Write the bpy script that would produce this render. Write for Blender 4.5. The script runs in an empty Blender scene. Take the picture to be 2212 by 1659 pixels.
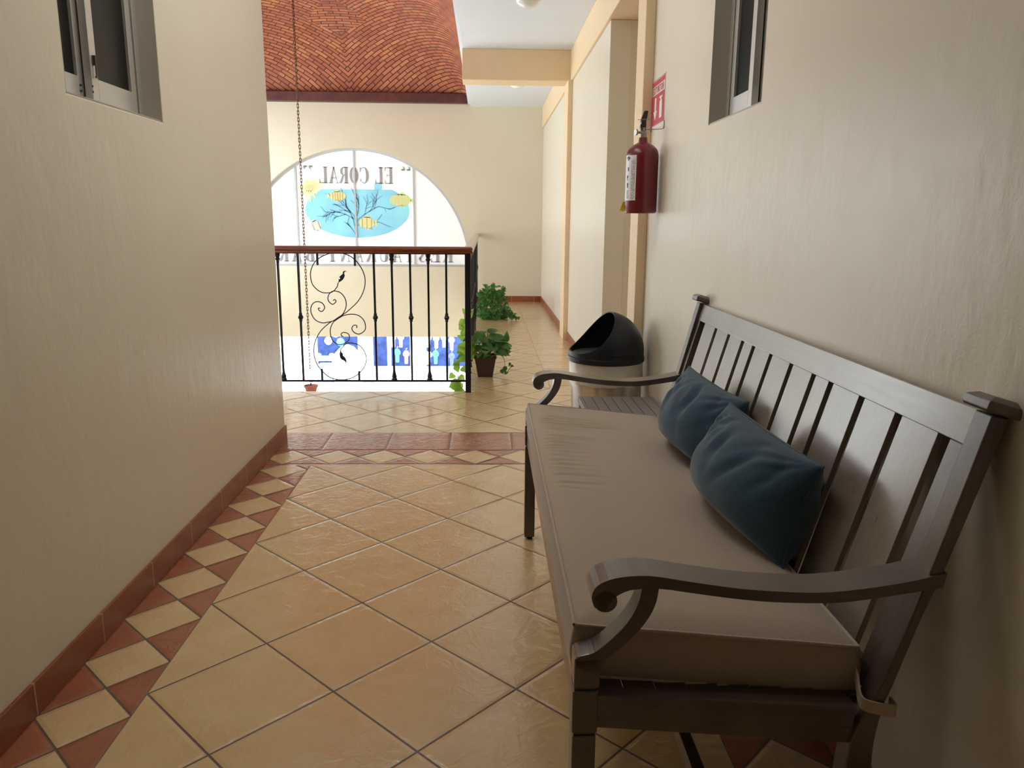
import bpy, bmesh, math, random
from mathutils import Vector, Matrix, noise
random.seed(7)
C = bpy.context.scene.collection
PI = math.pi

# ------------------------------------------------------------------ helpers
def tag(o, label=None, cat=None, group=None, kind=None):
    if label: o['label'] = label
    if cat: o['category'] = cat
    if group: o['group'] = group
    if kind: o['kind'] = kind
    return o

def thing(name, label, cat, loc=(0, 0, 0), rotz=0.0, group=None):
    o = bpy.data.objects.new(name, None)
    C.objects.link(o)
    o.location = loc
    o.rotation_euler = (0, 0, rotz)
    o.empty_display_size = 0.05
    return tag(o, label, cat, group)

def obj(name, bm, mat, parent=None, smooth=False, bevel=0, seg=2, loc=None):
    me = bpy.data.meshes.new(name)
    bmesh.ops.recalc_face_normals(bm, faces=bm.faces[:])
    bm.to_mesh(me)
    bm.free()
    for m in (mat if isinstance(mat, (list, tuple)) else [mat]):
        me.materials.append(m)
    o = bpy.data.objects.new(name, me)
    C.objects.link(o)
    if parent: o.parent = parent
    if loc: o.location = loc
    if smooth:
        for p in me.polygons: p.use_smooth = True
    if bevel:
        md = o.modifiers.new('bevel', 'BEVEL')
        md.width = bevel; md.segments = seg; md.limit_method = 'ANGLE'; md.angle_limit = math.radians(35)
    return o

def struct(name, bm, mat, **k):
    return tag(obj(name, bm, mat, **k), kind='structure')

def box(bm, x0, x1, y0, y1, z0, z1):
    v = [bm.verts.new((x, y, z)) for x in (x0, x1) for y in (y0, y1) for z in (z0, z1)]
    for f in ((0, 1, 3, 2), (4, 6, 7, 5), (0, 4, 5, 1), (2, 3, 7, 6), (0, 2, 6, 4), (1, 5, 7, 3)):
        bm.faces.new([v[i] for i in f])
    return v

def boxes(*L):
    bm = bmesh.new()
    for b in L: box(bm, *b)
    return bm

def prism(bm, pts, a, b, axis='y'):
    """extrude 2D outline along an axis; pts are (x,z) for y, (x,y) for z, (y,z) for x"""
    def P(p, t):
        return {'y': (p[0], t, p[1]), 'z': (p[0], p[1], t), 'x': (t, p[0], p[1])}[axis]
    A = [bm.verts.new(P(p, a)) for p in pts]
    B = [bm.verts.new(P(p, b)) for p in pts]
    n = len(pts)
    bm.faces.new(A); bm.faces.new(B[::-1])
    for i in range(n):
        bm.faces.new((A[i], A[(i + 1) % n], B[(i + 1) % n], B[i]))

def ribbon(bm, top, bot, a, b, axis='y'):
    """solid between two polylines with the same number of points, extruded from a to b"""
    def P(p, t):
        return {'y': (p[0], t, p[1]), 'z': (p[0], p[1], t), 'x': (t, p[0], p[1])}[axis]
    rows = [[bm.verts.new(P(p, t)) for p in L] for L, t in ((top, a), (bot, a), (bot, b), (top, b))]
    n = len(top)
    for i in range(n - 1):
        for k in range(4):
            r, s = rows[k], rows[(k + 1) % 4]
            bm.faces.new((r[i], r[i + 1], s[i + 1], s[i]))
    bm.faces.new([r[0] for r in rows][::-1]); bm.faces.new([r[-1] for r in rows])

def lathe(bm, prof, n=24, cx=0, cy=0, cap=True):
    rings = []
    for r, z in prof:
        rings.append([bm.verts.new((cx + r * math.cos(2 * PI * k / n), cy + r * math.sin(2 * PI * k / n), z)) for k in range(n)])
    for a, b in zip(rings[:-1], rings[1:]):
        for k in range(n):
            bm.faces.new((a[k], a[(k + 1) % n], b[(k + 1) % n], b[k]))
    if cap:
        bm.faces.new(rings[0][::-1]); bm.faces.new(rings[-1])

def smoothpath(P, n=4, closed=False):
    """Catmull-Rom through points"""
    P = [Vector(p) for p in P]
    out = []
    m = len(P)
    for i in range(m - 1):
        p0 = P[max(i - 1, 0)]; p1 = P[i]; p2 = P[i + 1]; p3 = P[min(i + 2, m - 1)]
        for k in range(n):
            t = k / n
            out.append(0.5 * ((2 * p1) + (p2 - p0) * t + (2 * p0 - 5 * p1 + 4 * p2 - p3) * t * t + (3 * p1 - p0 - 3 * p2 + p3) * t ** 3))
    out.append(P[-1])
    return out

def tube(bm, pts, r, n=8, cap=True):
    pts = [Vector(p) for p in pts]
    rings = []
    up = Vector((0.13, 0.31, 0.94)).normalized()
    for i, p in enumerate(pts):
        d = (pts[min(i + 1, len(pts) - 1)] - pts[max(i - 1, 0)])
        if d.length < 1e-9: d = Vector((0, 0, 1))
        d.normalize()
        a = up - d * up.dot(d)
        if a.length < 0.05: a = Vector((1, 0, 0)) - d * d.x
        a.normalize(); up = a
        b = d.cross(a)
        rr = r[i] if isinstance(r, (list, tuple)) else r
        rings.append([bm.verts.new(p + a * rr * math.cos(2 * PI * k / n) + b * rr * math.sin(2 * PI * k / n)) for k in range(n)])
    for A, B in zip(rings[:-1], rings[1:]):
        for k in range(n):
            bm.faces.new((A[k], A[(k + 1) % n], B[(k + 1) % n], B[k]))
    if cap:
        bm.faces.new(rings[0][::-1]); bm.faces.new(rings[-1])

# ------------------------------------------------------------------ node expressions
class Mat:
    def __init__(s, name):
        s.m = bpy.data.materials.new(name); s.m.use_nodes = True
        s.nt = s.m.node_tree; s.N = s.nt.nodes; s.L = s.nt.links
        s.b = s.N['Principled BSDF']
    def node(s, t, **k):
        n = s.N.new(t)
        for a, v in k.items(): setattr(n, a, v)
        return n
    def put(s, sock, v):
        if isinstance(v, S): s.L.new(v.o, sock)
        elif hasattr(v, 'links'): s.L.new(v, sock)
        else: sock.default_value = v
    def math(s, op, a, b=None, c=None):
        n = s.node('ShaderNodeMath', operation=op)
        s.put(n.inputs[0], a)
        if b is not None: s.put(n.inputs[1], b)
        if c is not None: s.put(n.inputs[2], c)
        return S(s, n.outputs[0])
    def coord(s, kind='Object'):
        return s.node('ShaderNodeTexCoord').outputs[kind]
    def xyz(s, vec):
        n = s.node('ShaderNodeSeparateXYZ'); s.L.new(vec, n.inputs[0])
        return [S(s, n.outputs[i]) for i in range(3)]
    def vec(s, x, y, z=0.0):
        n = s.node('ShaderNodeCombineXYZ')
        for i, v in enumerate((x, y, z)): s.put(n.inputs[i], v)
        return n.outputs[0]
    def scale(s, vec, sc):
        n = s.node('ShaderNodeMapping'); s.L.new(vec, n.inputs[0]); n.inputs['Scale'].default_value = sc
        return n.outputs[0]
    def noise(s, vec, scale=5, detail=3, rough=0.5, dist=0.0):
        n = s.node('ShaderNodeTexNoise'); s.L.new(vec, n.inputs['Vector'])
        n.inputs['Scale'].default_value = scale; n.inputs['Detail'].default_value = detail
        n.inputs['Roughness'].default_value = rough; n.inputs['Distortion'].default_value = dist
        return S(s, n.outputs['Fac'])
    def white(s, vec):
        n = s.node('ShaderNodeTexWhiteNoise'); s.L.new(vec, n.inputs[0]); return S(s, n.outputs['Value'])
    def mix(s, f, a, b):
        n = s.node('ShaderNodeMix', data_type='RGBA')
        s.put(n.inputs['Factor'], f)
        for k, v in ((6, a), (7, b)):
            if isinstance(v, tuple) and len(v) == 3: v = v + (1,)
            s.put(n.inputs[k], v)
        return n.outputs[2]
    def ramp(s, f, a, b):
        n = s.node('ShaderNodeMapRange'); s.put(n.inputs[0], f)
        n.inputs[1].default_value = a; n.inputs[2].default_value = b
        return S(s, n.outputs[0])
    def bump(s, h, strength=0.3, dist=0.01, normal=None):
        n = s.node('ShaderNodeBump'); s.put(n.inputs['Height'], h)
        n.inputs['Strength'].default_value = strength; n.inputs['Distance'].default_value = dist
        if normal is not None: s.L.new(normal, n.inputs['Normal'])
        return n.outputs[0]
    def set(s, **k):
        for a, v in k.items():
            nm = {'color': 'Base Color', 'rough': 'Roughness', 'metal': 'Metallic', 'normal': 'Normal', 'spec': 'Specular IOR Level',
                  'coat': 'Coat Weight', 'coatr': 'Coat Roughness', 'trans': 'Transmission Weight', 'sheen': 'Sheen Weight', 'emis': 'Emission Color', 'emiss': 'Emission Strength'}[a]
            if isinstance(v, tuple) and len(v) == 3: v = v + (1,)
            s.put(s.b.inputs[nm], v)
        return s
class S:
    def __init__(s, M, o): s.M = M; s.o = o
    def __add__(s, v): return s.M.math('ADD', s, v)
    def __radd__(s, v): return s.M.math('ADD', s, v)
    def __sub__(s, v): return s.M.math('SUBTRACT', s, v)
    def __rsub__(s, v): return s.M.math('SUBTRACT', v, s)
    def __mul__(s, v): return s.M.math('MULTIPLY', s, v)
    def __rmul__(s, v): return s.M.math('MULTIPLY', s, v)
    def __truediv__(s, v): return s.M.math('DIVIDE', s, v)
    def abs(s): return s.M.math('ABSOLUTE', s)
    def frac(s): return s.M.math('FRACT', s)
    def floor(s): return s.M.math('FLOOR', s)
    def lt(s, v): return s.M.math('LESS_THAN', s, v)
    def gt(s, v): return s.M.math('GREATER_THAN', s, v)
    def min(s, v): return s.M.math('MINIMUM', s, v)
    def max(s, v): return s.M.math('MAXIMUM', s, v)
    def inv(s): return s.M.math('SUBTRACT', 1.0, s)

def plain(name, col, rough=0.5, metal=0.0, nscale=0, nstr=0.1, var=0.0, spec=0.5, coat=0):
    M = Mat(name)
    co = M.coord()
    if nscale:
        h = M.noise(co, nscale, 4)
        M.set(normal=M.bump(h, nstr, 0.005))
    if var:
        f = M.noise(co, 6, 3)
        M.set(color=M.mix(M.ramp(f, .3, .7), tuple(c * (1 - var) for c in col), tuple(min(1, c * (1 + var)) for c in col)))
    else: M.set(color=col)
    M.set(rough=rough, metal=metal, spec=spec, coat=coat)
    return M.m

# ---- wall paint: cream satin enamel rolled over trowelled plaster
def wallpaint(name, col, rough=0.34, bump=0.15):
    M = Mat(name)
    co = M.coord()
    big = M.noise(M.scale(co, (1, 1, .6)), 3.0, 4, .6)
    streak = M.noise(M.scale(co, (1, 1, .62)), 26, 5, .62, .8)
    fine = M.noise(co, 150, 3, .6)
    n1 = M.bump(big, .3, .025)
    n2 = M.bump(streak, bump, .006, n1)
    n3 = M.bump(fine, .15, .001, n2)
    blot = M.ramp(M.noise(co, 1.3, 3), .35, .7)
    M.set(color=M.mix(blot, tuple(c * .965 for c in col), col), normal=n3, rough=M.ramp(streak, 0, 1) * .12 + (rough - .06), spec=.6)
    return M.m
CREAM = (0.745, 0.69, 0.575)
m_wall = wallpaint('cream_wall_paint', CREAM)
m_beam = wallpaint('apricot_beam_paint', (0.80, 0.61, 0.385), .5, .1)
m_ceil = wallpaint('white_ceiling_paint', (0.71, 0.77, 0.86), .6, .12)
m_wallout = wallpaint('warm_wall_paint', (0.70, 0.64, 0.50), .5, .15)

# ---- floor tiles
def floor_material():
    M = Mat('ceramic_floor_tiles')
    co = M.coord()
    x, y, z = M.xyz(co)
    g = .0042
    def band(v, half): return v.lt(half)
    def edge(f, period):          # distance to the nearest line of a periodic family, metres
        return (((f / period).frac() - .5).abs() * -1 + .5) * period
    def lattice(x0, y0, d):
        p = (x - x0) + (y - y0); q = (x - x0) - (y - y0)
        e = edge(p, 2 * d).min(edge(q, 2 * d)) * .7071
        idv = M.vec((p / (2 * d)).floor(), (q / (2 * d)).floor(), 0)
        return e, idv
    eA, idA = lattice(-.907, 3.868, .24815)
    eC, idC = lattice(0.0, 4.765, .2495)
    # straight strip along the right wall of the corridor beyond
    eS = edge(y - 6.57, .3525).min((x - .50).abs())
    idS = M.vec(((y - 6.57) / .3525).floor(), x.gt(.5) * 7, 3)
    # red soldier band
    eB = edge(x + .203, .355).min((y - 4.14).abs()).min((y - 4.50).abs())
    idB = M.vec(((x + .203) / .355).floor(), 5, 9)
    # diamond borders
    def diamonds(al, ph, per, ac, a0, w):
        s = ((al - ph) / per + .5).frac() - .5
        t = (ac - a0) / w - .5
        dd = s.abs() + t.abs()
        e = (dd - .5).abs() * (.7071 * w)
        e = e.min((ac - a0).abs()).min((ac - (a0 + w)).abs())
        idv = M.vec(((al - ph) / per + .5).floor(), t.gt(0) * 3 + s.gt(0), dd.lt(.5) * 4 + 2)
        return dd.lt(.5), e, idv
    yL, eL, idL = diamonds(y, 1.788, .25, x, -1.155, .248)
    yR, eR, idR = diamonds(y, 1.788, .25, x, .585, .248)
    yF, eF, idF = diamonds(x, -.811, .2525, y, 3.885, .25)
    # zone masks
    zf = y.gt(4.50)                              # far floor
    zs = zf * y.gt(5.5) * x.gt(.50)
    zb = y.gt(4.14) * y.lt(4.50)
    zd = y.gt(3.868) * y.lt(4.14)
    near = y.lt(3.868)
    zl = near * x.lt(-.907)
    zr = near * x.gt(.585)
    corner = zd * x.lt(-1.063)
    def sel(base, mask, v): return base + mask * (v - base)
    e = sel(eA, zf, eC); e = sel(e, zs, eS); e = sel(e, zb, eB); e = sel(e, zd, eF); e = sel(e, zl, eL); e = sel(e, zr, eR)
    redd = zd * yF.inv() + zl * yL.inv() + zr * yR.inv() + zb
    red = redd.min(1.0)
    def rnd(i): return M.white(i)
    r = sel(rnd(idA), zf, rnd(idC)); r = sel(r, zs, rnd(idS)); r = sel(r, zb, rnd(idB)); r = sel(r, zd, rnd(idF)); r = sel(r, zl, rnd(idL)); r = sel(r, zr, rnd(idR))
    grout = M.ramp(e, .0026, .0040).inv()
    mott = M.ramp(M.noise(co, 5.5, 5, .6, .5), .3, .72)
    mott2 = M.noise(co, 22, 4, .6)
    ycol = M.mix(mott, (.63, .435, .215), (.715, .53, .295))
    ycol = M.mix(r * .5, ycol, (.66, .43, .215))
    ycol = M.mix(M.ramp(mott2, .55, .75) * .35, ycol, (.63, .43, .20))
    rcol = M.mix(mott, (.27, .068, .026), (.37, .115, .055))
    rcol = M.mix(r * .6, rcol, (.40, .14, .075))
    col = M.mix(red, ycol, rcol)
    col = M.mix(grout, col, (.115, .075, .042))
    # relief: hollows and hand-made ripples of each tile, sunk joints, rounded edges
    off = M.vec(x + r * 11, y + r * 17, 0)
    rip = M.noise(M.scale(off, (1, 1, 1)), 15, 4, .6, 1.2)
    rip2 = M.noise(M.scale(off, (.7, 1.5, 1)), 48, 3, .55, .8)
    cush = M.ramp(e, .0, .014)
    n = M.bump(cush, .9, .0022)
    n = M.bump(rip, .5, .006, n)
    n = M.bump(rip2, .32, .002, n)
    M.set(color=col, normal=n, rough=M.ramp(grout, 0, 1) * .5 + (.15 + M.ramp(mott2, .3, .8) * .11), spec=.6, coat=.55, coatr=.12)
    M.L.new(n, M.b.inputs['Coat Normal'])
    return M.m
m_floor = floor_material()

def baseboard_material(axis, ph=0.0, per=.355):
    M = Mat('terracotta_skirting_tile')
    co = M.coord(); xyz = M.xyz(co); a = xyz[axis]
    e = ((((a - ph) / per).frac() - .5).abs() * -1 + .5) * per
    g = M.ramp(e, .0015, .003).inv()
    mott = M.ramp(M.noise(co, 9, 4, .6), .3, .7)
    rn = M.white(M.vec(((a - ph) / per).floor(), 3, 1))
    col = M.mix(mott, (.20, .050, .018), (.28, .078, .032))
    col = M.mix(rn * .5, col, (.31, .10, .045))
    M.set(color=M.mix(g, col, (.50, .34, .22)), rough=.33, normal=M.bump(M.noise(co, 40, 3), .25, .002))
    return M.m
m_base_y = baseboard_material(1, .02)
m_base_x = baseboard_material(0, .42, .36)

# ------------------------------------------------------------------ camera
f_px, pitch, roll, yaw = 1660.894, 0.207890, 0.0079614, 0.0355801
cy_, sy_, cp_, sp_ = math.cos(yaw), math.sin(yaw), math.cos(pitch), math.sin(pitch)
F = Vector((sy_ * cp_, cy_ * cp_, -sp_)); Rr = Vector((cy_, -sy_, 0)); U = Rr.cross(F)
c_, s_ = math.cos(roll), math.sin(roll)
R2 = c_ * Rr + s_ * U; U2 = -s_ * Rr + c_ * U
cam = bpy.data.cameras.new('camera'); co_ = bpy.data.objects.new('camera', cam); C.objects.link(co_)
mw = Matrix(((R2.x, U2.x, -F.x, 0), (R2.y, U2.y, -F.y, 0), (R2.z, U2.z, -F.z, 1.25), (0, 0, 0, 1)))
co_.matrix_world = mw
cam.sensor_width = 36; cam.lens = f_px / 2212 * 36; cam.clip_start = .05; cam.clip_end = 200
bpy.context.scene.camera = co_

# ------------------------------------------------------------------ room shell
XL, XR, XC = -1.155, .845, .89
YW = 12.29
ZC = 2.96
FILL_RECT = (-1.0, -.05, 1.9, 3.9)          # ceiling hole above the bench, cut for an added fill light
def holed(x0, x1, ya, yb, H, wy0, wy1, wz0, wz1):
    bm = bmesh.new()
    ys, zs = (ya, wy0, wy1, yb), (0, wz0, wz1, H)
    V = [[[bm.verts.new((x, y, z)) for z in zs] for y in ys] for x in (x0, x1)]
    for k in (0, 1):
        for j in range(3):
            for i in range(3):
                if (i, j) != (1, 1): bm.faces.new((V[k][j][i], V[k][j + 1][i], V[k][j + 1][i + 1], V[k][j][i + 1]))
    A, B = V
    for j in range(3):
        bm.faces.new((A[j][0], A[j + 1][0], B[j + 1][0], B[j][0])); bm.faces.new((A[j][3], A[j + 1][3], B[j + 1][3], B[j][3]))
        bm.faces.new((A[0][j], A[0][j + 1], B[0][j + 1], B[0][j])); bm.faces.new((A[3][j], A[3][j + 1], B[3][j + 1], B[3][j]))
    for (j, i, jj, ii) in ((1, 1, 2, 1), (1, 2, 2, 2), (1, 1, 1, 2), (2, 1, 2, 2)):
        bm.faces.new((A[j][i], A[jj][ii], B[jj][ii], B[j][i]))
    return bm
def shell():
    # floor: slab with the stairwell opening cut out
    bm = boxes((XL - .2, 1.6, -3.2, 4.33, -.22, 0), (-4.4, 1.6, 4.33, 5.65, -.22, 0), (-.15, 1.6, 5.65, YW, -.22, 0))
    struct('floor', bm, m_floor)
    struct('floor_lower', boxes((-4.6, 1.6, 3.5, 12.6, -3.1, -3.0)), plain('lower_tiles', (.62, .55, .42), .35))
    # left wall with its window opening
    wy0, wy1, wz0, wz1 = 2.285, 2.93, 1.59, 2.45
    T = .16
    struct('wall_left', holed(XL - T, XL, -3.2, 4.33, ZC, wy0, wy1, wz0, wz1), m_wall, bevel=.006)
    # bench wall with its window opening
    ry0, ry1, rz0, rz1 = 2.46, 3.03, 1.615, 2.45
    struct('wall_right', holed(XR, XR + T, -3.2, 4.28, ZC, ry0, ry1, rz0, rz1), m_wall, bevel=.004)
    struct('trim_1', boxes((.794, XR, 4.075, 4.28, 0, ZC), (XR, XR + .05, 4.281, 4.30, 0, 2.655)), m_beam, bevel=.004)         # door pilaster
    # recess to the right between the pilaster and the corridor wall
    struct('wall_recess', boxes((XC + .15, 1.62, 5.842, 5.95, 0, 2.658), (1.52, 1.62, 4.28, 5.842, 0, 2.658), (XR + T, 1.52, 4.19, 4.28, 0, 2.658)), m_wallout)
    struct('wall_corridor', boxes((XC, XC + .15, 5.84, YW, 0, 2.659)), m_wall, bevel=.003)
    struct('trim_2', boxes((XC - .022, XC + .75, 4.285, YW, 2.66, ZC)), m_beam, bevel=.006)      # long beam over the wall
    struct('trim_3', boxes((XC - .05, XC + .02, 8.24, 8.62, 0, 2.665)), m_beam, bevel=.004)     # pilaster
    struct('trim_4', boxes((-.235, XC, 8.30, 8.62, 2.662, ZC)), m_beam, bevel=.005)             # cross beam
    # ceilings, with a hole left for the added fill light
    struct('ceiling', boxes((XL - .2, 1.6, -3.2, FILL_RECT[2], ZC, ZC + .2), (XL - .2, 1.6, FILL_RECT[3], 5.65, ZC, ZC + .2), (XL - .2, FILL_RECT[0], FILL_RECT[2], FILL_RECT[3], ZC, ZC + .2), (FILL_RECT[1], 1.6, FILL_RECT[2], FILL_RECT[3], ZC, ZC + .2), (-4.6, XL - .2, 4.2, 5.65, ZC, ZC + .2), (-.235, 1.6, 5.65, YW + .2, ZC, ZC + .2)), m_ceil)
    struct('wall_back', boxes((XL - .2, XR + .2, -3.3, -3.2, 0, ZC)), m_wall)
    # walls round the stairwell out of view on the left
    struct('wall_side', boxes((XL - T - 3.2, XL - T, 4.17, 4.33, -3, ZC)), m_wall)
    lw = -4.45
    struct('wall_atrium', boxes((lw - .15, lw, 4.2, 5.9, -3, ZC + .2), (lw - .15, lw, 11.9, 12.6, -3, ZC + .2),
                                (lw - .15, lw, 5.9, 11.9, -3, .25), (lw - .15, lw, 5.9, 11.9, 2.75, ZC + .2)), m_wall)
    # underside walls of the void (below the floor slab)
    struct('wall_lower', boxes((-.15, 0, 5.65, YW, -3, -.22), (-4.6, -.15, 5.65 - 1.9, 5.65 - 1.8, -3, -.22)), m_wall)
    # far wall with the half round opening above and the open shop front below
    bm = bmesh.new()
    cx, cz, R = -2.03, .545, 1.795
    y0, y1 = YW, YW + .24
    # lower strip between openings, sides, upper part built around the arch
    box(bm, -4.6, 1.1, y0, y1, -.57, cz)
    box(bm, .35, 1.1, y0, y1, -3, -.57)
    n = 48
    top = 3.05
    arc = [(cx + R * math.cos(PI * k / n), cz + R * math.sin(PI * k / n)) for k in range(n + 1)]
    outer = []
    for (ax, az) in arc:
        outer.append((ax, top))
    outer[0] = (cx + R, top)
    for k in range(n):
        a, b = arc[k], arc[k + 1]
        prism(bm, [a, (a[0], top), (b[0], top), b], y0, y1, 'y')
    box(bm, cx + R, 1.1, y0, y1, cz, top)
    box(bm, -4.6, cx - R, y0, y1, cz, top)
    bmesh.ops.remove_doubles(bm, verts=bm.verts[:], dist=1e-5)
    struct('wall_far', bm, m_wallout)
    struct('wall_facade', boxes((-4.6, 1.1, YW, YW + .24, 3.05, 3.4)), m_wallout)
    # skirting
    h = .092
    bm = bmesh.new()
    box(bm, XL - .01, XL + .009, -3.2, 4.338, 0, h)
    box(bm, XL - T, XL + .009, 4.33, 4.339, 0, h)
    struct('baseboard_left', bm, m_base_y, bevel=.002)
    struct('baseboard_right', boxes((XR - .009, XR + .01, -3.2, 4.07, 0, h)), m_base_y, bevel=.002)
    struct('baseboard_corridor', boxes((XC - .009, XC + .01, 5.85, 8.24, 0, h), (XC - .009, XC + .01, 8.62, YW, 0, h)), m_base_y, bevel=.002)
    struct('baseboard_far', boxes((-.12, XC, YW - .009, YW + .01, 0, h)), m_base_x, bevel=.002)
shell()

# ------------------------------------------------------------------ brick vault
def vault():
    M = Mat('vault_brick')
    uvn = M.node('ShaderNodeUVMap'); uvn.uv_map = 'arc'
    A, B, _ = M.xyz(uvn.outputs[0])
    A = A - 10; B = B - 10
    wob = (M.noise(M.vec(A, B, 0), 2.2, 2) - .5) * .05
    a = A.abs(); b = B.abs()
    med = (a + (b - 2.42).max(0.0) * 1.3 + (2.42 - b).max(0.0) * .75).lt(.42) * B.gt(0.0)
    u0 = (a - b) * .7071 + wob; v0 = (a + b) * .7071 + wob * .6
    u = u0 + med * ((A + 3) - u0)
    v = v0 + med * (b - v0)
    bt = M.node('ShaderNodeTexBrick')
    M.L.new(M.vec(u, v, 0), bt.inputs['Vector'])
    bt.inputs['Scale'].default_value = 1
    bt.inputs['Brick Width'].default_value = .205; bt.inputs['Row Height'].default_value = .056
    bt.inputs['Mortar Size'].default_value = .0062; bt.inputs['Mortar Smooth'].default_value = .25
    bt.inputs['Bias'].default_value = -.1
    bt.offset = .43; bt.offset_frequency = 2; bt.squash = 1
    bt.inputs['Color1'].default_value = (.45, .145, .068, 1)
    bt.inputs['Color2'].default_value = (.31, .085, .045, 1)
    bt.inputs['Mortar'].default_value = (.045, .014, .009, 1)
    row = (v / .056).floor(); colm = ((u / .205) + row * .37).floor()
    rn = M.white(M.vec(row, colm, 2))
    tint = M.noise(M.vec(A, B, 1), 1.6, 3)
    c1 = M.mix(M.ramp(tint, .5, .75) * .5, bt.outputs['Color'], (.20, .065, .06))
    c2 = M.mix(M.ramp(rn, .72, 1) * .45 * (1 - S(M, bt.outputs['Fac'])), c1, (.60, .27, .11))
    n = M.bump(S(M, bt.outputs['Fac']) * -1 + M.noise(M.vec(A, B, 0), 30, 2) * .4, .7, .012)
    M.set(color=c2, rough=.8, normal=n)
    x0, x1, y0, y1 = -3.81, -.25, 5.65, YW - .02
    cx, cy, hx, hy = (x0 + x1) / 2, (y0 + y1) / 2, (x1 - x0) / 2, (y1 - y0) / 2
    z0, h = 3.03, 1.26
    def g(t): return math.sqrt(max(0, 1 - t * t))
    NX, NY = 72, 110
    us = [math.sin(-PI / 2 + PI * i / NX) for i in range(NX + 1)]
    vs = [math.sin(-PI / 2 + PI * j / NY) for j in range(NY + 1)]
    P = [[Vector((cx + hx * s, cy + hy * t, z0 + h * (g(s) * g(t)) ** .92)) for t in vs] for s in us]
    bm = bmesh.new(); uvl = bm.loops.layers.uv.new('arc')
    V = [[bm.verts.new(p) for p in r] for r in P]
    ci, cj = NX // 2, NY // 2
    arcA = [[0.0] * (NY + 1) for _ in range(NX + 1)]; arcB = [[0.0] * (NY + 1) for _ in range(NX + 1)]
    for j in range(NY + 1):
        for i in range(ci + 1, NX + 1): arcA[i][j] = arcA[i - 1][j] + (P[i][j] - P[i - 1][j]).length
        for i in range(ci - 1, -1, -1): arcA[i][j] = arcA[i + 1][j] - (P[i][j] - P[i + 1][j]).length
    for i in range(NX + 1):
        for j in range(cj + 1, NY + 1): arcB[i][j] = arcB[i][j - 1] + (P[i][j] - P[i][j - 1]).length
        for j in range(cj - 1, -1, -1): arcB[i][j] = arcB[i][j + 1] - (P[i][j] - P[i][j + 1]).length
    for i in range(NX):
        for j in range(NY):
            f = bm.faces.new((V[i][j], V[i + 1][j], V[i + 1][j + 1], V[i][j + 1]))
            for l, (a, b) in zip(f.loops, ((i, j), (i + 1, j), (i + 1, j + 1), (i, j + 1))):
                l[uvl].uv = (arcA[a][b] + 10, arcB[a][b] + 10)
    me = bpy.data.meshes.new('ceiling_vault'); bm.normal_update(); bm.to_mesh(me); bm.free()
    me.materials.append(M.m)
    for p in me.polygons: p.use_smooth = True
    o = bpy.data.objects.new('ceiling_vault', me); C.objects.link(o); tag(o, kind='structure')
    md = o.modifiers.new('thick', 'SOLIDIFY'); md.thickness = .12; md.offset = 1
    # edge beams of the vault
    struct('trim_5', boxes((-4.45, -.225, YW - .10, YW + .0, 2.985, 3.13)), plain('maroon_beam_paint', (.11, .035, .03), .45, nscale=25, nstr=.4, var=.3), bevel=.01)
    struct('trim_6', boxes((-.262, -.236, 5.65, YW - .1, 2.975, 3.2), (-4.45, -.25, 5.5, 5.64, ZC, 3.3), (-4.45, -3.82, 5.64, YW, 2.98, 3.2)), m_ceil)
vault()

# ------------------------------------------------------------------ metals and other shared materials
m_alu = plain('brushed_aluminium', (.62, .61, .58), .38, .55, 60, .05)
m_alu_dark = plain('aluminium_shadow_gap', (.045, .045, .045), .6)
m_jamb = plain('grey_brown_reveal_paint', (.44, .41, .34), .6, nscale=12, nstr=.3)
m_glass = plain('dark_window_glass', (.010, .010, .011), .3, spec=.18)
m_iron = plain('black_wrought_iron', (.012, .013, .02), .32, .3, 40, .15)
m_chain = plain('rusty_chain_steel', (.16, .085, .05), .55, .5, 60, .3, var=.4)

def wood(name, c1, c2, rough, axis=0, sc=8.0, coat=0.0):
    M = Mat(name); co = M.coord()
    s = [30, 30, 30]; s[axis] = 2.2
    gr = M.noise(M.scale(co, tuple(s)), 1.6, 5, .6, .6)
    M.set(color=M.mix(M.ramp(gr, .35, .7), c1, c2), rough=rough, coat=coat, coatr=.12, normal=M.bump(gr, .15, .002))
    return M.m
m_hand_x = wood('varnished_mahogany', (.13, .024, .010), (.27, .062, .026), .28, 0, coat=.6)
m_hand_y = wood('varnished_mahogany_side', (.15, .03, .014), (.26, .065, .03), .22, 1, coat=.8)

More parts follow.
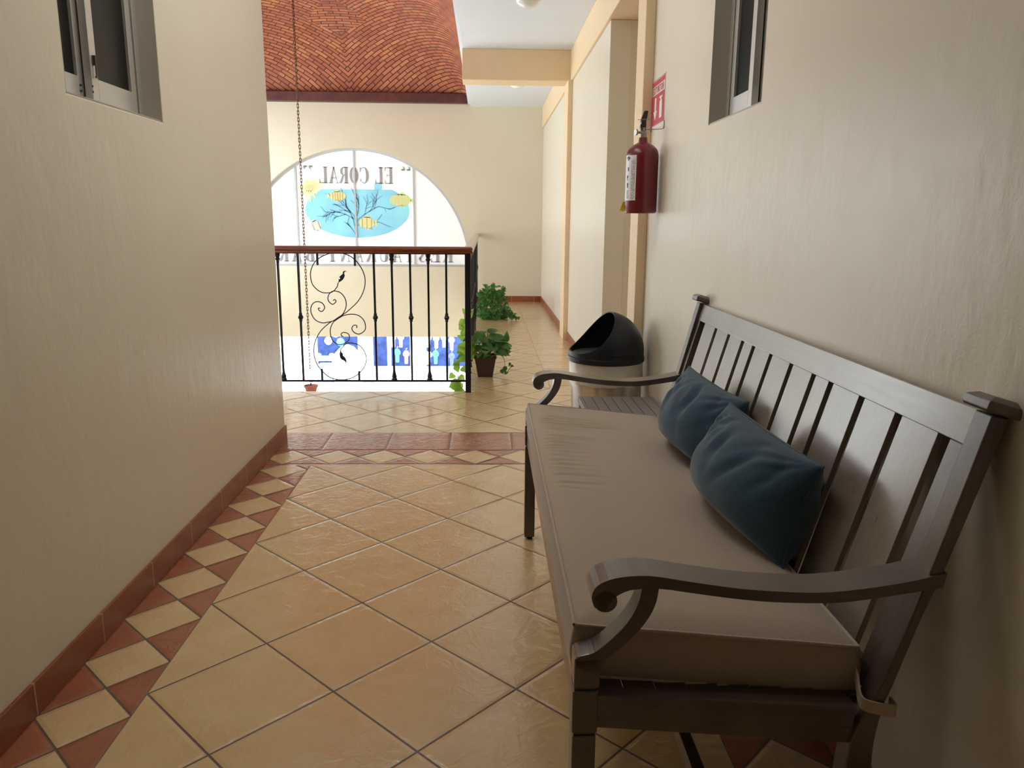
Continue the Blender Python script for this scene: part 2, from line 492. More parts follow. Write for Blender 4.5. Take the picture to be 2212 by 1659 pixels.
# ------------------------------------------------------------------ sliding windows in both walls
def sliding_window(name, x, sgn, y0, y1, z0, z1, yb, handle=True):
    """x: wall plane, sgn: direction into the wall (+1 right, -1 left). yb = far jamb"""
    root = bpy.data.objects.new(name, None); C.objects.link(root); root.location = (x, y0, z0); tag(root, kind='structure')
    W = y1 - y0; H = z1 - z0
    def bx(a, b, *r): return (min(a * sgn, b * sgn), max(a * sgn, b * sgn)) + r
    # painted reveal lining (far jamb, near jamb and sill)
    obj('reveal', boxes(bx(-.0005, .155, W - .004, W + .0, 0, H), bx(.003, .155, 0, .004, 0, H), bx(.003, .155, 0, W, .0, .004)), m_jamb, root)
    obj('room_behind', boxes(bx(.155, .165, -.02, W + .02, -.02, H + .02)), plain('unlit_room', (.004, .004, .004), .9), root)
    d = .062
    fr = boxes(bx(d, d + .06, W - .034, W, 0, H), bx(d, d + .06, .0, .02, 0, H), bx(d, d + .06, 0, W, 0, .018), bx(d, d + .06, 0, W, H - .02, H))
    obj('window_frame', fr, m_alu, root, bevel=.0015)
    obj('shadow_gap', boxes(bx(d + .012, d + .05, W - .046, W - .034, .02, H - .02)), m_alu_dark, root)
    # inner sash (far side)
    a, b = .285, W - .046
    s1 = boxes(bx(d + .002, d + .026, b - .036, b, .018, H - .02), bx(d + .002, d + .026, a, a + .04, .018, H - .02),
               bx(d + .002, d + .026, a + .04, b - .036, .018, .088), bx(d + .002, d + .026, a + .04, b - .036, H - .06, H - .02))
    sash = obj('sash', s1, m_alu, root, bevel=.0015)
    obj('pane', boxes(bx(d + .012, d + .017, a + .038, b - .034, .086, H - .058)), m_glass, sash)
    # outer sash (near side)
    a2, b2 = .02, .30
    s2 = boxes(bx(d + .032, d + .056, b2 - .04, b2, .018, H - .02), bx(d + .032, d + .056, a2, a2 + .036, .018, H - .02),
               bx(d + .032, d + .056, a2 + .036, b2 - .04, .018, .088), bx(d + .032, d + .056, a2 + .036, b2 - .04, H - .06, H - .02))
    sash2 = obj('sash', s2, m_alu, root, bevel=.0015)
    obj('pane', boxes(bx(d + .042, d + .047, a2 + .034, b2 - .038, .086, H - .058)), m_glass, sash2)
    if handle:
        bm = boxes(bx(d - .008, d + .003, a + .013, a + .018, .125, .155), bx(d - .008, d - .004, a + .010, a + .026, .088, .094), bx(d - .006, d - .003, a + .017, a + .024, .09, .13))
        obj('latch', bm, plain('dark_bronze_latch', (.10, .08, .06), .4, .6), sash)
        bm = bmesh.new()
        for zz in (.062, .045):
            tube(bm, [((d + .0005) * sgn, a - .0, zz), ((d + .003) * sgn, a - .0, zz)], .003, 10)
            tube(bm, [((d + .026) * sgn, a - .018, zz), ((d + .0315) * sgn, a - .018, zz)], .0035, 10)
        obj('screw', bm, m_alu_dark, sash)
    return root
sliding_window('window_1', XL, -1, 2.285, 2.93, 1.59, 2.45, 2.93)
sliding_window('window_2', XR, 1, 2.46, 3.03, 1.615, 2.45, 3.03, False)

# ------------------------------------------------------------------ glyphs (condensed high-contrast serif capitals)
def ring(cx, cy, rx, ry, ix, iy, a0=0, a1=360, n=18):
    out = []
    for k in range(n):
        t0 = math.radians(a0 + (a1 - a0) * k / n); t1 = math.radians(a0 + (a1 - a0) * (k + 1) / n)
        out.append([(cx + rx * math.cos(t0), cy + ry * math.sin(t0)), (cx + rx * math.cos(t1), cy + ry * math.sin(t1)),
                    (cx + ix * math.cos(t1), cy + iy * math.sin(t1)), (cx + ix * math.cos(t0), cy + iy * math.sin(t0))])
    return out
def rc(x0, y0, x1, y1): return [(x0, y0), (x1, y0), (x1, y1), (x0, y1)]
def stem(x, w=.20, serif=.07):
    return [rc(x, 0, x + w, 1), rc(x - serif, 0, x + w + serif, .045), rc(x - serif, .955, x + w + serif, 1)]
GL = {
 'E': stem(.08) + [rc(.28, 0, .60, .045), rc(.28, .955, .60, 1), rc(.28, .49, .46, .53), [(.60, 0), (.62, .26), (.57, .22), (.52, .045)], [(.60, 1), (.62, .74), (.57, .78), (.52, .955)], rc(.44, .40, .48, .62)],
 'L': stem(.08) + [rc(.28, 0, .60, .045), [(.60, 0), (.62, .30), (.57, .24), (.50, .045)]],
 'F': stem(.08) + [rc(.28, .955, .60, 1), rc(.28, .49, .46, .53)],
 'I': stem(.10),
 'T': [rc(.23, 0, .43, 1), rc(.15, 0, .51, .045), rc(.02, .955, .64, 1), [(.02, 1), (.0, .72), (.05, .78), (.12, .955)], [(.64, 1), (.66, .72), (.61, .78), (.54, .955)]],
 'O': ring(.33, .5, .31, .51, .12, .46),
 'C': ring(.34, .5, .32, .51, .13, .46, 60, 300) + [[(.50, .94), (.62, 1), (.62, .68), (.56, .70)], [(.50, .06), (.60, .14), (.62, .30), (.56, .30)]],
 'R': stem(.06) + ring(.30, .74, .27, .26, .10, .215, -90, 90) + [rc(.26, .48, .31, .52), rc(.26, .955, .31, 1), [(.30, .5), (.44, .48), (.62, .08), (.68, .02), (.62, 0), (.50, 0), (.44, .08)]],
 'B': stem(.06) + ring(.30, .75, .25, .25, .09, .205, -90, 90) + ring(.30, .26, .30, .26, .11, .215, -90, 90) + [rc(.26, .48, .31, .52), rc(.26, .955, .31, 1), rc(.26, 0, .31, .045)],
 'P': stem(.06) + ring(.30, .73, .28, .27, .10, .225, -90, 90),
 'A': [[(.34, 1), (.26, 1), (.055, .0), (.10, .0)], [(.34, 1), (.26, 1), (.42, 0), (.62, 0)], rc(.14, .30, .46, .345), rc(0, 0, .17, .04), rc(.36, 0, .68, .04)],
 'N': [[(.06, 1), (.28, 1), (.60, 0), (.50, 0)], rc(.10, 0, .145, .95), rc(.55, 0, .595, 1), rc(.0, 0, .24, .04), rc(.0, .96, .24, 1), rc(.46, .96, .69, 1)],
 'U': [rc(.06, .25, .26, 1), rc(.0, .955, .33, 1), rc(.52, .25, .565, 1), rc(.44, .955, .65, 1)] + ring(.3125, .26, .2525, .27, .0525, .21, 180, 270) + ring(.3125, .26, .2525, .27, .2075, .21, 270, 360),
 'S': ring(.31, .73, .24, .27, .13, .21, 60, 180, 10) + ring(.31, .27, .26, .28, .10, .22, -120, 0, 10) + [[(.07, .73), (.18, .75), (.57, .27), (.41, .22)]] + [[(.42, .95), (.52, 1), (.54, .70), (.50, .70)], [(.18, .06), (.06, 0), (.05, .32), (.09, .30)]],
 'X': [[(.04, 1), (.26, 1), (.64, 0), (.42, 0)], [(.58, 1), (.63, 1), (.10, 0), (.05, 0)], rc(0, .96, .32, 1), rc(.5, .96, .7, 1), rc(0, 0, .18, .04), rc(.36, 0, .7, .04)],
 '-': [rc(.05, .36, .40, .50)],
 '"': [q for k in (0, .2) for q in (ring(.09 + k, .80, .075, .055, 0.001, .001) + [[(.04 + k, .80), (.02 + k, .90), (.12 + k, 1.0), (.07 + k, .86)]])],
 ',': [q for k in (0, .2) for q in (ring(.09 + k, .93, .075, .055, 0.001, .001) + [[(.14 + k, .93), (.16 + k, .83), (.06 + k, .73), (.11 + k, .87)]])],
}
SANS = {
 'E': [rc(.05, 0, .2, 1), rc(.05, 0, .6, .17), rc(.05, .83, .6, 1), rc(.05, .42, .52, .58)],
 'X': [[(0, 1), (.19, 1), (.64, 0), (.45, 0)], [(.45, 1), (.64, 1), (.19, 0), (0, 0)]],
 'T': [rc(.24, 0, .40, 1), rc(0, .83, .64, 1)],
 'I': [rc(.05, 0, .21, 1)],
 'N': [rc(.05, 0, .2, 1), rc(.48, 0, .63, 1), [(.05, 1), (.2, 1), (.63, 0), (.48, 0)]],
 'O': ring(.34, .5, .32, .5, .17, .34),
 'R': [rc(.05, 0, .2, 1), rc(.2, .84, .34, 1), rc(.2, .42, .34, .57)] + ring(.34, .71, .25, .29, .10, .14, -90, 90, 8) + [[(.25, .45), (.42, .45), (.64, 0), (.46, 0)]],
}
def put_polys(bm, polys, fn, depth_vec):
    for poly in polys:
        A = [Vector(fn(*p)) for p in poly]
        v0 = [bm.verts.new(a) for a in A]; v1 = [bm.verts.new(a + depth_vec) for a in A]
        try:
            bm.faces.new(v0); bm.faces.new(v1[::-1])
            n = len(A)
            for i in range(n): bm.faces.new((v0[i], v0[(i + 1) % n], v1[(i + 1) % n], v1[i]))
        except ValueError: pass

# ------------------------------------------------------------------ arched sign window in the far wall
def sheet(name, col, trans=.75, rough=.5, var=0.0):
    """thin sheet that lets daylight through"""
    m = bpy.data.materials.new(name); m.use_nodes = True; nt = m.node_tree; nt.nodes.clear()
    out = nt.nodes.new('ShaderNodeOutputMaterial'); mx = nt.nodes.new('ShaderNodeMixShader')
    tr = nt.nodes.new('ShaderNodeBsdfTranslucent'); di = nt.nodes.new('ShaderNodeBsdfPrincipled')
    tr.inputs[0].default_value = (*col, 1); di.inputs['Base Color'].default_value = (*col, 1); di.inputs['Roughness'].default_value = rough
    if var:
        tc = nt.nodes.new('ShaderNodeTexCoord'); no = nt.nodes.new('ShaderNodeTexNoise'); no.inputs['Scale'].default_value = 3.0
        nt.links.new(tc.outputs['Object'], no.inputs['Vector'])
        m2 = nt.nodes.new('ShaderNodeMix'); m2.data_type = 'RGBA'
        m2.inputs[6].default_value = (*col, 1); m2.inputs[7].default_value = (*[min(1, c * (1 + var) + .06) for c in col], 1)
        nt.links.new(no.outputs['Fac'], m2.inputs['Factor'])
        nt.links.new(m2.outputs[2], tr.inputs[0]); nt.links.new(m2.outputs[2], di.inputs['Base Color'])
    mx.inputs[0].default_value = trans
    nt.links.new(di.outputs[0], mx.inputs[1]); nt.links.new(tr.outputs[0], mx.inputs[2]); nt.links.new(mx.outputs[0], out.inputs[0])
    return m

def arch_window():
    cx, cz, R = -2.03, .545, 1.795
    yy = YW + .13
    root = bpy.data.objects.new('window_3', None); C.objects.link(root); root.location = (cx, yy, cz); tag(root, kind='structure')
    n = 64
    bm = bmesh.new()
    prism(bm, [(R * math.cos(PI * k / n), R * math.sin(PI * k / n)) for k in range(n + 1)], 0, .006, 'y')
    obj('pane', bm, sheet('milky_acrylic', (.93, .93, .92), .17, .4), root)
    m_fr = plain('grey_window_frame', (.50, .50, .52), .5)
    bm = bmesh.new()
    for k in range(n):
        a, b = PI * k / n, PI * (k + 1) / n
        o, i = R + .002, R - .035
        prism(bm, [(o * math.cos(a), o * math.sin(a)), (o * math.cos(b), o * math.sin(b)), (i * math.cos(b), i * math.sin(b)), (i * math.cos(a), i * math.sin(a))], -.03, .02, 'y')
    box(bm, -R, R, -.03, .02, 0, .03)
    bmesh.ops.remove_doubles(bm, verts=bm.verts[:], dist=1e-5)
    obj('window_frame', bm, m_fr, root)
    for mx in (-.91, 0, .915):
        hh = math.sqrt(R * R - mx * mx) - .02
        obj('mullion', boxes((mx - .013, mx + .013, -.022, .0, .03, hh)), m_fr, root)
    # blue sea panel with the lettering cut out of its top
    bm = bmesh.new()
    ecx, ecz, ea, eb = .03, .845, .81, .425
    pts = []
    for k in range(61):
        t = -PI * k / 60; pts.append((ecx + ea * math.cos(t), ecz + .02 + eb * math.sin(t)))
    for k in range(1, 60):
        t = PI - PI * k / 60; z = ecz + .02 + eb * math.sin(t)
        pts.append((ecx + ea * math.cos(t), min(z, ecz + .335)))
    prism(bm, pts, -.0025, -.001, 'y')
    prism(bm, [(.30, 1.17), (.42, 1.17), (.42, 1.27), (.30, 1.27)], -.0026, -.0012, 'y')
    obj('painted_sea', bm, sheet('blue_sign_paint', (.57, .80, .93), .8, .5, .2), root)
    # coral
    bm = bmesh.new()
    rs = random.Random(5)
    def branch(x, z, a, L, w, dep):
        pts = [(x, z)]; a0 = a
        for k in range(5):
            a0 += rs.uniform(-.22, .22); x += L / 5 * math.cos(a0); z += L / 5 * math.sin(a0); pts.append((x, z))
        for i in range(5):
            (xa, za), (xb, zb) = pts[i], pts[i + 1]
            d = Vector((xb - xa, zb - za)); 
            if d.length < 1e-6: continue
            nrm = Vector((-d.y, d.x)).normalized() * w
            prism(bm, [(xa + nrm.x, za + nrm.y), (xb + nrm.x * .85, zb + nrm.y * .85), (xb - nrm.x * .85, zb - nrm.y * .85), (xa - nrm.x, za - nrm.y)], -.0055, -.0045, 'y')
        if dep > 0:
            for q in (2, 3, 4, 5):
                if rs.random() < .8:
                    branch(pts[q][0], pts[q][1], a0 + rs.choice((-1, 1)) * rs.uniform(.45, .8), L * rs.uniform(.42, .6), w * .75, dep - 1)
    branch(.0, .46, PI / 2 + .05, .62, .010, 1)
    branch(-.02, .50, PI / 2 + .5, .20, .008, 1)
    branch(-.01, .72, PI * .84, .42, .009, 2)
    branch(0, .74, PI * .70, .34, .008, 1)
    branch(.01, .70, PI * .27, .42, .009, 2)
    branch(.0, .62, PI * .12, .36, .008, 1)
    branch(.02, .78, PI * .42, .30, .008, 1)
    obj('painted_coral', bm, sheet('grey_blue_paint', (.60, .74, .80), .85), root)
    # fish
    my = sheet('yellow_sign_paint', (1.0, .93, .50), .35); mg = sheet('green_sign_paint', (.86, .93, .55), .35); mo = sheet('ochre_sign_paint', (.75, .60, .25), .35); mp = sheet('cream_sign_paint', (.95, .92, .82), .4); mgr = sheet('dull_grey_paint', (.60, .56, .50), .8)
    def fish(fx, fz, L, H, dirn, body, stripe, ns=4, rot=0):
        c, s = math.cos(rot), math.sin(rot)
        def T(x, z): return (fx + (x * c - z * s) * dirn, fz + x * s + z * c)
        b1 = bmesh.new()
        n = 22
        prism(b1, [T(L * .5 * math.cos(2 * PI * k / n), H * .5 * math.sin(2 * PI * k / n) * (1 if k < n / 2 else .9)) for k in range(n)], -.0072, -.006, 'y')
        prism(b1, [T(-L * .46, .01), T(-L * .70, H * .32), T(-L * .63, 0), T(-L * .70, -H * .32), T(-L * .46, -.01)], -.0072, -.006, 'y')
        prism(b1, [T(-L * .25, H * .4), T(-L * .12, H * .66), T(L * .22, H * .44)], -.0072, -.006, 'y')
        prism(b1, [T(-L * .15, -H * .4), T(-L * .1, -H * .62), T(L * .1, -H * .42)], -.0072, -.006, 'y')
        f = obj('painted_fish', b1, body, root)
        b2 = bmesh.new()
        for k in range(ns):
            t = -.3 + .6 * k / max(1, ns - 1); hh = H * .5 * math.sqrt(1 - (2 * t) ** 2) * .95; w = L * .028
            prism(b2, [T(t * L - w, -hh), T(t * L + w, -hh), T(t * L + w, hh), T(t * L - w, hh)], -.009, -.0078, 'y')
        obj('stripe', b2, stripe, f)
    fish(-.27, 1.075, .25, .15, 1, my, mo, 5)
    fish(.70, 1.02, .34, .19, -1, mg, my, 5)
    fish(.17, .67, .24, .19, -1, my, mo, 3)
    fish(-.62, .62, .16, .17, 1, mp, mgr, 2, .35)
    # yellow anemone in the upper left corner of the oval
    b = bmesh.new()
    for k in range(11):
        a = -PI * .95 + PI * 1.15 * k / 10; r1 = rs.uniform(.16, .28)
        x0, z0 = -.70, 1.23
        dx, dz = math.cos(a), math.sin(a)
        prism(b, [(x0 - dz * .025, z0 + dx * .025), (x0 + dx * r1 - dz * .012, z0 + dz * r1 + dx * .012), (x0 + dx * r1 + dz * .012, z0 + dz * r1 - dx * .012), (x0 + dz * .025, z0 - dx * .025)], -.0072, -.006, 'y')
    prism(b, [(-.70 + .10 * math.cos(2 * PI * k / 14), 1.24 + .085 * math.sin(2 * PI * k / 14)) for k in range(14)], -.0085, -.0074, 'y')
    obj('painted_anemone', b, sheet('pale_yellow_paint', (1.0, .95, .62), .5), root)
    # lettering, seen from behind so it reads right to left
    m_let = sheet('grey_letter_vinyl', (.66, .65, .66), .8)
    def text(s, xr, z0, h, wd, pitch, xs=None):
        """xr: x of the first letter's start (right side), runs towards -x"""
        x = xr
        for ch in s:
            if ch == ' ': x -= pitch * .75; continue
            b = bmesh.new()
            put_polys(b, GL[ch], lambda px, pz: (x - px * wd, -.011, z0 + pz * h), Vector((0, .0015, 0)))
            obj('letter', b, m_let, root)
            x -= pitch * (.75 if ch in '-' else 1)
    z1 = 1.27
    for xx, ch in ((.845, '"'), (-.66, ',')):
        b = bmesh.new(); put_polys(b, GL[ch], lambda px, pz: (xx + .03 - px * .42, -.011, z1 - .03 + pz * .30), Vector((0, .0015, 0))); obj('letter', b, m_let, root)
    text('EL', .600, z1, .245, .215, .152)
    text('CORAL', .225, z1, .245, .225, .158)
    text('RESTAURANT-BAR', 1.52, .065, .24, .25, .203)
arch_window()

# ------------------------------------------------------------------ railings
YR = 5.63
XP = -.127
def baluster_bm(kind, z0=.09, z1=1.03):
    bm = bmesh.new()
    b = .0072
    box(bm, -b, b, -b, b, z0, z1)
    if kind == 'knob':
        lathe(bm, [(.008, .525), (.013, .532), (.011, .54), (.015, .545), (.0205, .558), (.015, .571), (.011, .576), (.013, .584), (.008, .592)], 14)
    else:
        lathe(bm, [(.0225, z0), (.021, z0 + .010), (.016, z0 + .02), (.019, z0 + .03), (.015, z0 + .042), (.010, z0 + .06), (.0075, z0 + .08)], 14)
        lathe(bm, [(.0075, z1 - .09), (.012, z1 - .075), (.010, z1 - .066), (.019, z1 - .052), (.013, z1 - .042), (.017, z1 - .03), (.019, z1 - .018), (.022, z1)], 14)
    return bm
def rail_profile():
    # moulded handrail section (across, up)
    return [(-.036, .002), (.036, .002), (.036, .014), (.031, .018), (.035, .024), (.036, .034), (.028, .044), (.014, .049), (-.014, .049), (-.028, .044), (-.036, .034), (-.035, .024), (-.031, .018), (-.036, .014)]
def front_railing():
    t = thing('balcony_railing', 'black wrought iron railing with reddish wooden handrail facing us across the stairwell', 'railing', (XP, YR, 0))
    bm = bmesh.new()
    prism(bm, [(a, 1.022 + b) for a, b in rail_profile()], -3.95 - XP, .03, 'x')
    obj('handrail', bm, m_hand_x, t)
    obj('post', boxes((-.021, .021, -.021, .021, 0, 1.024)), m_iron, t, bevel=.002)
    obj('bottom_rail', boxes((-4.0 - XP, -.02, -.0075, .0075, .078, .092)), m_iron, t)
    obj('top_rail', boxes((-4.0 - XP, -.02, -.015, .015, 1.016, 1.0245)), m_iron, t)
    kn = fl = None
    xs = [(-.283, 'knob'), (-.413, 'flare'), (-.543, 'knob'), (-.675, 'flare'), (-.803, 'knob'), (-1.344, 'knob'), (-1.488, 'flare')]
    x = -1.62; k = 0
    while x > -3.9:
        xs.append((x, 'knob' if k % 2 == 0 else 'flare')); x -= .133; k += 1
    src = {}
    for x, kd in xs:
        if kd in src:
            o = src[kd].copy(); C.objects.link(o); o.parent = t
        else:
            o = obj('baluster', baluster_bm(kd), m_iron, t); src[kd] = o
        o.location = (x - XP, 0, 0)
    for x, a, b in ((-1.205, .935, 1.02), (-.938, .93, 1.02), (-1.207, .09, .175), (-.934, .09, .158)):
        obj('stub', boxes((x - XP - .007, x - XP + .007, -.006, .006, a, b)), m_iron, t)
    return t
T_RAIL = front_railing()

def unproj(u, v, Y):
    r = R2 * ((u - 1106) / f_px) + U2 * (-(v - 829.5) / f_px) + F
    k = Y / r.y
    return Vector((r.x * k, Y, 1.25 + r.z * k))
def scroll_panel():
    # scroll work measured on the plane of the railing, then bent from round bar with a solid bird at the end
    def A(L): return [unproj(590 + u / 9.217, 520 + v / 9.217, YR) - Vector((XP, YR, 0)) for u, v in L]
    def B(L): return [unproj(650 + u / 5.7235, 560 + v / 5.7235, YR) - Vector((XP, YR, 0)) for u, v in L]
    curves = [
     A([(1250, 1555), (1310, 1520), (1450, 1430), (1600, 1300), (1700, 1190), (1780, 1050), (1825, 900), (1830, 760), (1800, 640), (1740, 520), (1640, 390), (1500, 290), (1330, 245), (1150, 250), (1000, 300), (880, 375), (800, 470), (750, 600), (745, 720), (780, 860), (860, 960), (980, 1030), (1130, 1035), (1210, 995), (1270, 920), (1295, 835)]),
     A([(1200, 1590), (1330, 1510), (1400, 1440), (1450, 1320), (1450, 1210), (1410, 1110), (1330, 1030), (1210, 1000), (1130, 1045), (1090, 1130), (1110, 1210), (1180, 1265), (1240, 1230), (1250, 1190), (1220, 1172), (1198, 1195)]),
     A([(1310, 1520), (1210, 1590), (1100, 1620), (980, 1635), (860, 1590), (790, 1510), (750, 1400), (765, 1290), (830, 1225), (910, 1215), (980, 1245), (1025, 1320), (1000, 1385), (955, 1410), (910, 1380), (900, 1345), (938, 1345)]),
     B([(430, 745), (490, 710), (560, 688), (640, 680), (720, 700), (780, 760), (800, 840), (780, 890), (720, 925), (660, 905), (630, 860), (650, 820), (690, 820), (688, 850)]),
     B([(500, 700), (420, 755), (370, 840), (365, 920), (390, 1000), (440, 1045), (490, 1055), (540, 1040), (590, 1000), (600, 955), (580, 918), (530, 905), (500, 920), (503, 945), (525, 958)]),
     B([(520, 690), (400, 760), (350, 790), (260, 870), (200, 960), (165, 1060), (160, 1160), (180, 1250), (220, 1330), (290, 1410), (370, 1465), (480, 1490), (590, 1480), (680, 1440), (740, 1390), (790, 1320), (808, 1230), (790, 1150), (750, 1090), (690, 1050), (610, 1035), (560, 1045), (520, 1080), (492, 1120), (486, 1160)]),
    ]
    bm = bmesh.new()
    for c in curves: tube(bm, smoothpath(c, 5), .0036, 8)
    tube(bm, B([(405, 765), (460, 727), (520, 690)]), .0075, 8)
    obj('scroll', bm, m_iron, T_RAIL, smooth=True)
    birds = [A([(1470, 608), (1425, 600), (1400, 605), (1385, 630), (1390, 655), (1350, 690), (1315, 720), (1340, 750), (1322, 768), (1300, 760), (1310, 790), (1292, 838), (1350, 808), (1395, 770), (1420, 720), (1427, 690), (1412, 650), (1425, 622)]),
             B([(492, 1128), (478, 1165), (482, 1210), (500, 1238), (530, 1252), (545, 1262), (560, 1287), (566, 1265), (552, 1220), (520, 1190), (522, 1168), (502, 1150)])]
    for L in birds:
        bm = bmesh.new(); prism(bm, [(p.x, p.z) for p in L], -.004, .004, 'y'); obj('bird', bm, m_iron, T_RAIL, bevel=.001)
scroll_panel()

def side_railing():
    t = thing('balcony_railing', 'black iron railing running away along the corridor beside the potted plants', 'railing', (XP, YR, 0))
    L = YW - YR - .01
    bm = bmesh.new()
    prism(bm, [(a, 1.022 + b) for a, b in rail_profile()], .037, L, 'y')
    obj('handrail', bm, m_hand_y, t)
    obj('bottom_rail', boxes((-.0075, .0075, .022, L, .078, .092)), m_iron, t)
    obj('top_rail', boxes((-.015, .015, .037, L, 1.016, 1.0245)), m_iron, t)
    src = {}
    k = 0; y = .135
    while y < L - .05:
        kd = 'knob' if k % 2 == 0 else 'flare'
        if kd in src: o = src[kd].copy(); C.objects.link(o); o.parent = t
        else: o = obj('baluster', baluster_bm(kd), m_iron, t); src[kd] = o
        o.location = (0, y, 0); y += .1335; k += 1
    obj('post', boxes((-.019, .019, L / 2 - .019, L / 2 + .019, 0, 1.02)), m_iron, t)
side_railing()

# ------------------------------------------------------------------ hanging chain with its little planter
def hanging_planter():
    cx, cy = -2.06, 8.97
    zt = -.66
    t = thing('hanging_planter', 'small clay pot hanging on a long rusty chain over the stairwell', 'planter', (cx, cy, zt - .11))
    o = .11
    bm = bmesh.new()
    lathe(bm, [(.052, 0), (.056, .004), (.070, .085), (.080, .088), (.082, .110), (.076, .110), (.068, .095), (.05, .09)], 24)
    obj('pot', bm, plain('dusty_terracotta', (.36, .13, .09), .8, nscale=30, nstr=.2, var=.2), t, smooth=False)
    bm = bmesh.new()
    for k in range(3):
        a = 2 * PI * k / 3 + .4
        tube(bm, [(.076 * math.cos(a), .076 * math.sin(a), o), (.02 * math.cos(a), .02 * math.sin(a), o + .10), (0, 0, o + .16)], .0016, 5)
    obj('hanger', bm, m_chain, t)
    bm = bmesh.new(); rs = random.Random(3)
    for k in range(16):
        a = rs.uniform(0, 2 * PI); r = rs.uniform(.02, .11); z = rs.uniform(.02, .16)
        p = [Vector((0, 0, o - .01)), Vector((r * .5 * math.cos(a), r * .5 * math.sin(a), o + z)), Vector((r * math.cos(a + .4), r * math.sin(a + .4), o + z * .8))]
        tube(bm, smoothpath(p, 3), .0016, 4)
    obj('dry_stems', bm, plain('dry_stem', (.16, .15, .11), .8), t)
    # chain
    bm = bmesh.new()
    z = o + .16; k = 0; pitch = .036; Lk = .052; W = .017; r = .0038
    ztop = 4.27 - (zt - .11)
    while z < ztop:
        ph = []
        for s in range(14):
            a = 2 * PI * s / 14
            x = W / 2 * math.cos(a) * 1.0; zz = (Lk / 2 - W / 2) * (1 if math.sin(a) >= 0 else -1) + W / 2 * math.sin(a)
            if k % 2 == 0: ph.append((x, x * .35, z + Lk / 2 + zz))
            else: ph.append((-x * .35, x, z + Lk / 2 + zz))
        ph.append(ph[0])
        tube(bm, ph, r, 5, cap=False)
        z += pitch; k += 1
    obj('chain', bm, m_chain, t, smooth=True)
hanging_planter()

# ------------------------------------------------------------------ leafy plants
def leaf(bm, base, d, nrm, L, W, fold=.25, droop=.3):
    d = d.normalized(); side = d.cross(nrm).normalized(); up = side.cross(d).normalized()
    prof = [(0, .0), (.04, .55), (.18, 1.0), (.4, .98), (.62, .72), (.82, .36), (1, 0)]
    mid, lf, rt = [], [], []
    for s, w in prof:
        c = base + d * (L * s) - up * (droop * L * s * s)
        if s == .04: c2 = c - d * (.07 * L)
        else: c2 = c
        mid.append(bm.verts.new(c))
        if w > 0:
            lf.append(bm.verts.new(c2 + side * (W * .5 * w) + up * (fold * W * .5 * w)))
            rt.append(bm.verts.new(c2 - side * (W * .5 * w) + up * (fold * W * .5 * w)))
        else: lf.append(None); rt.append(None)
    for i in range(len(prof) - 1):
        for S_, fl in ((lf, False), (rt, True)):
            q = [mid[i], mid[i + 1], S_[i + 1], S_[i]]
            q = [v for v in q if v is not None]
            if len(q) >= 3: bm.faces.new(q if not fl else q[::-1])
def leafmat(name, c1, c2, tr=.35):
    m = bpy.data.materials.new(name); m.use_nodes = True; nt = m.node_tree
    b = nt.nodes['Principled BSDF']; out = nt.nodes['Material Output']
    tc = nt.nodes.new('ShaderNodeTexCoord'); no = nt.nodes.new('ShaderNodeTexNoise'); no.inputs['Scale'].default_value = 14
    mx = nt.nodes.new('ShaderNodeMix'); mx.data_type = 'RGBA'; mx.inputs[6].default_value = (*c1, 1); mx.inputs[7].default_value = (*c2, 1)
    nt.links.new(tc.outputs['Object'], no.inputs['Vector']); nt.links.new(no.outputs['Fac'], mx.inputs['Factor'])
    nt.links.new(mx.outputs[2], b.inputs['Base Color']); b.inputs['Roughness'].default_value = .35
    t = nt.nodes.new('ShaderNodeBsdfTranslucent'); nt.links.new(mx.outputs[2], t.inputs[0])
    ms = nt.nodes.new('ShaderNodeMixShader'); ms.inputs[0].default_value = tr
    nt.links.new(b.outputs[0], ms.inputs[1]); nt.links.new(t.outputs[0], ms.inputs[2]); nt.links.new(ms.outputs[0], out.inputs[0])
    return m
m_leaf = leafmat('pothos_leaf', (.03, .12, .025), (.12, .31, .06))
m_leaf2 = leafmat('lit_leaf', (.13, .33, .03), (.45, .68, .12), .55)
m_stem = plain('green_stem', (.16, .22, .07), .6)

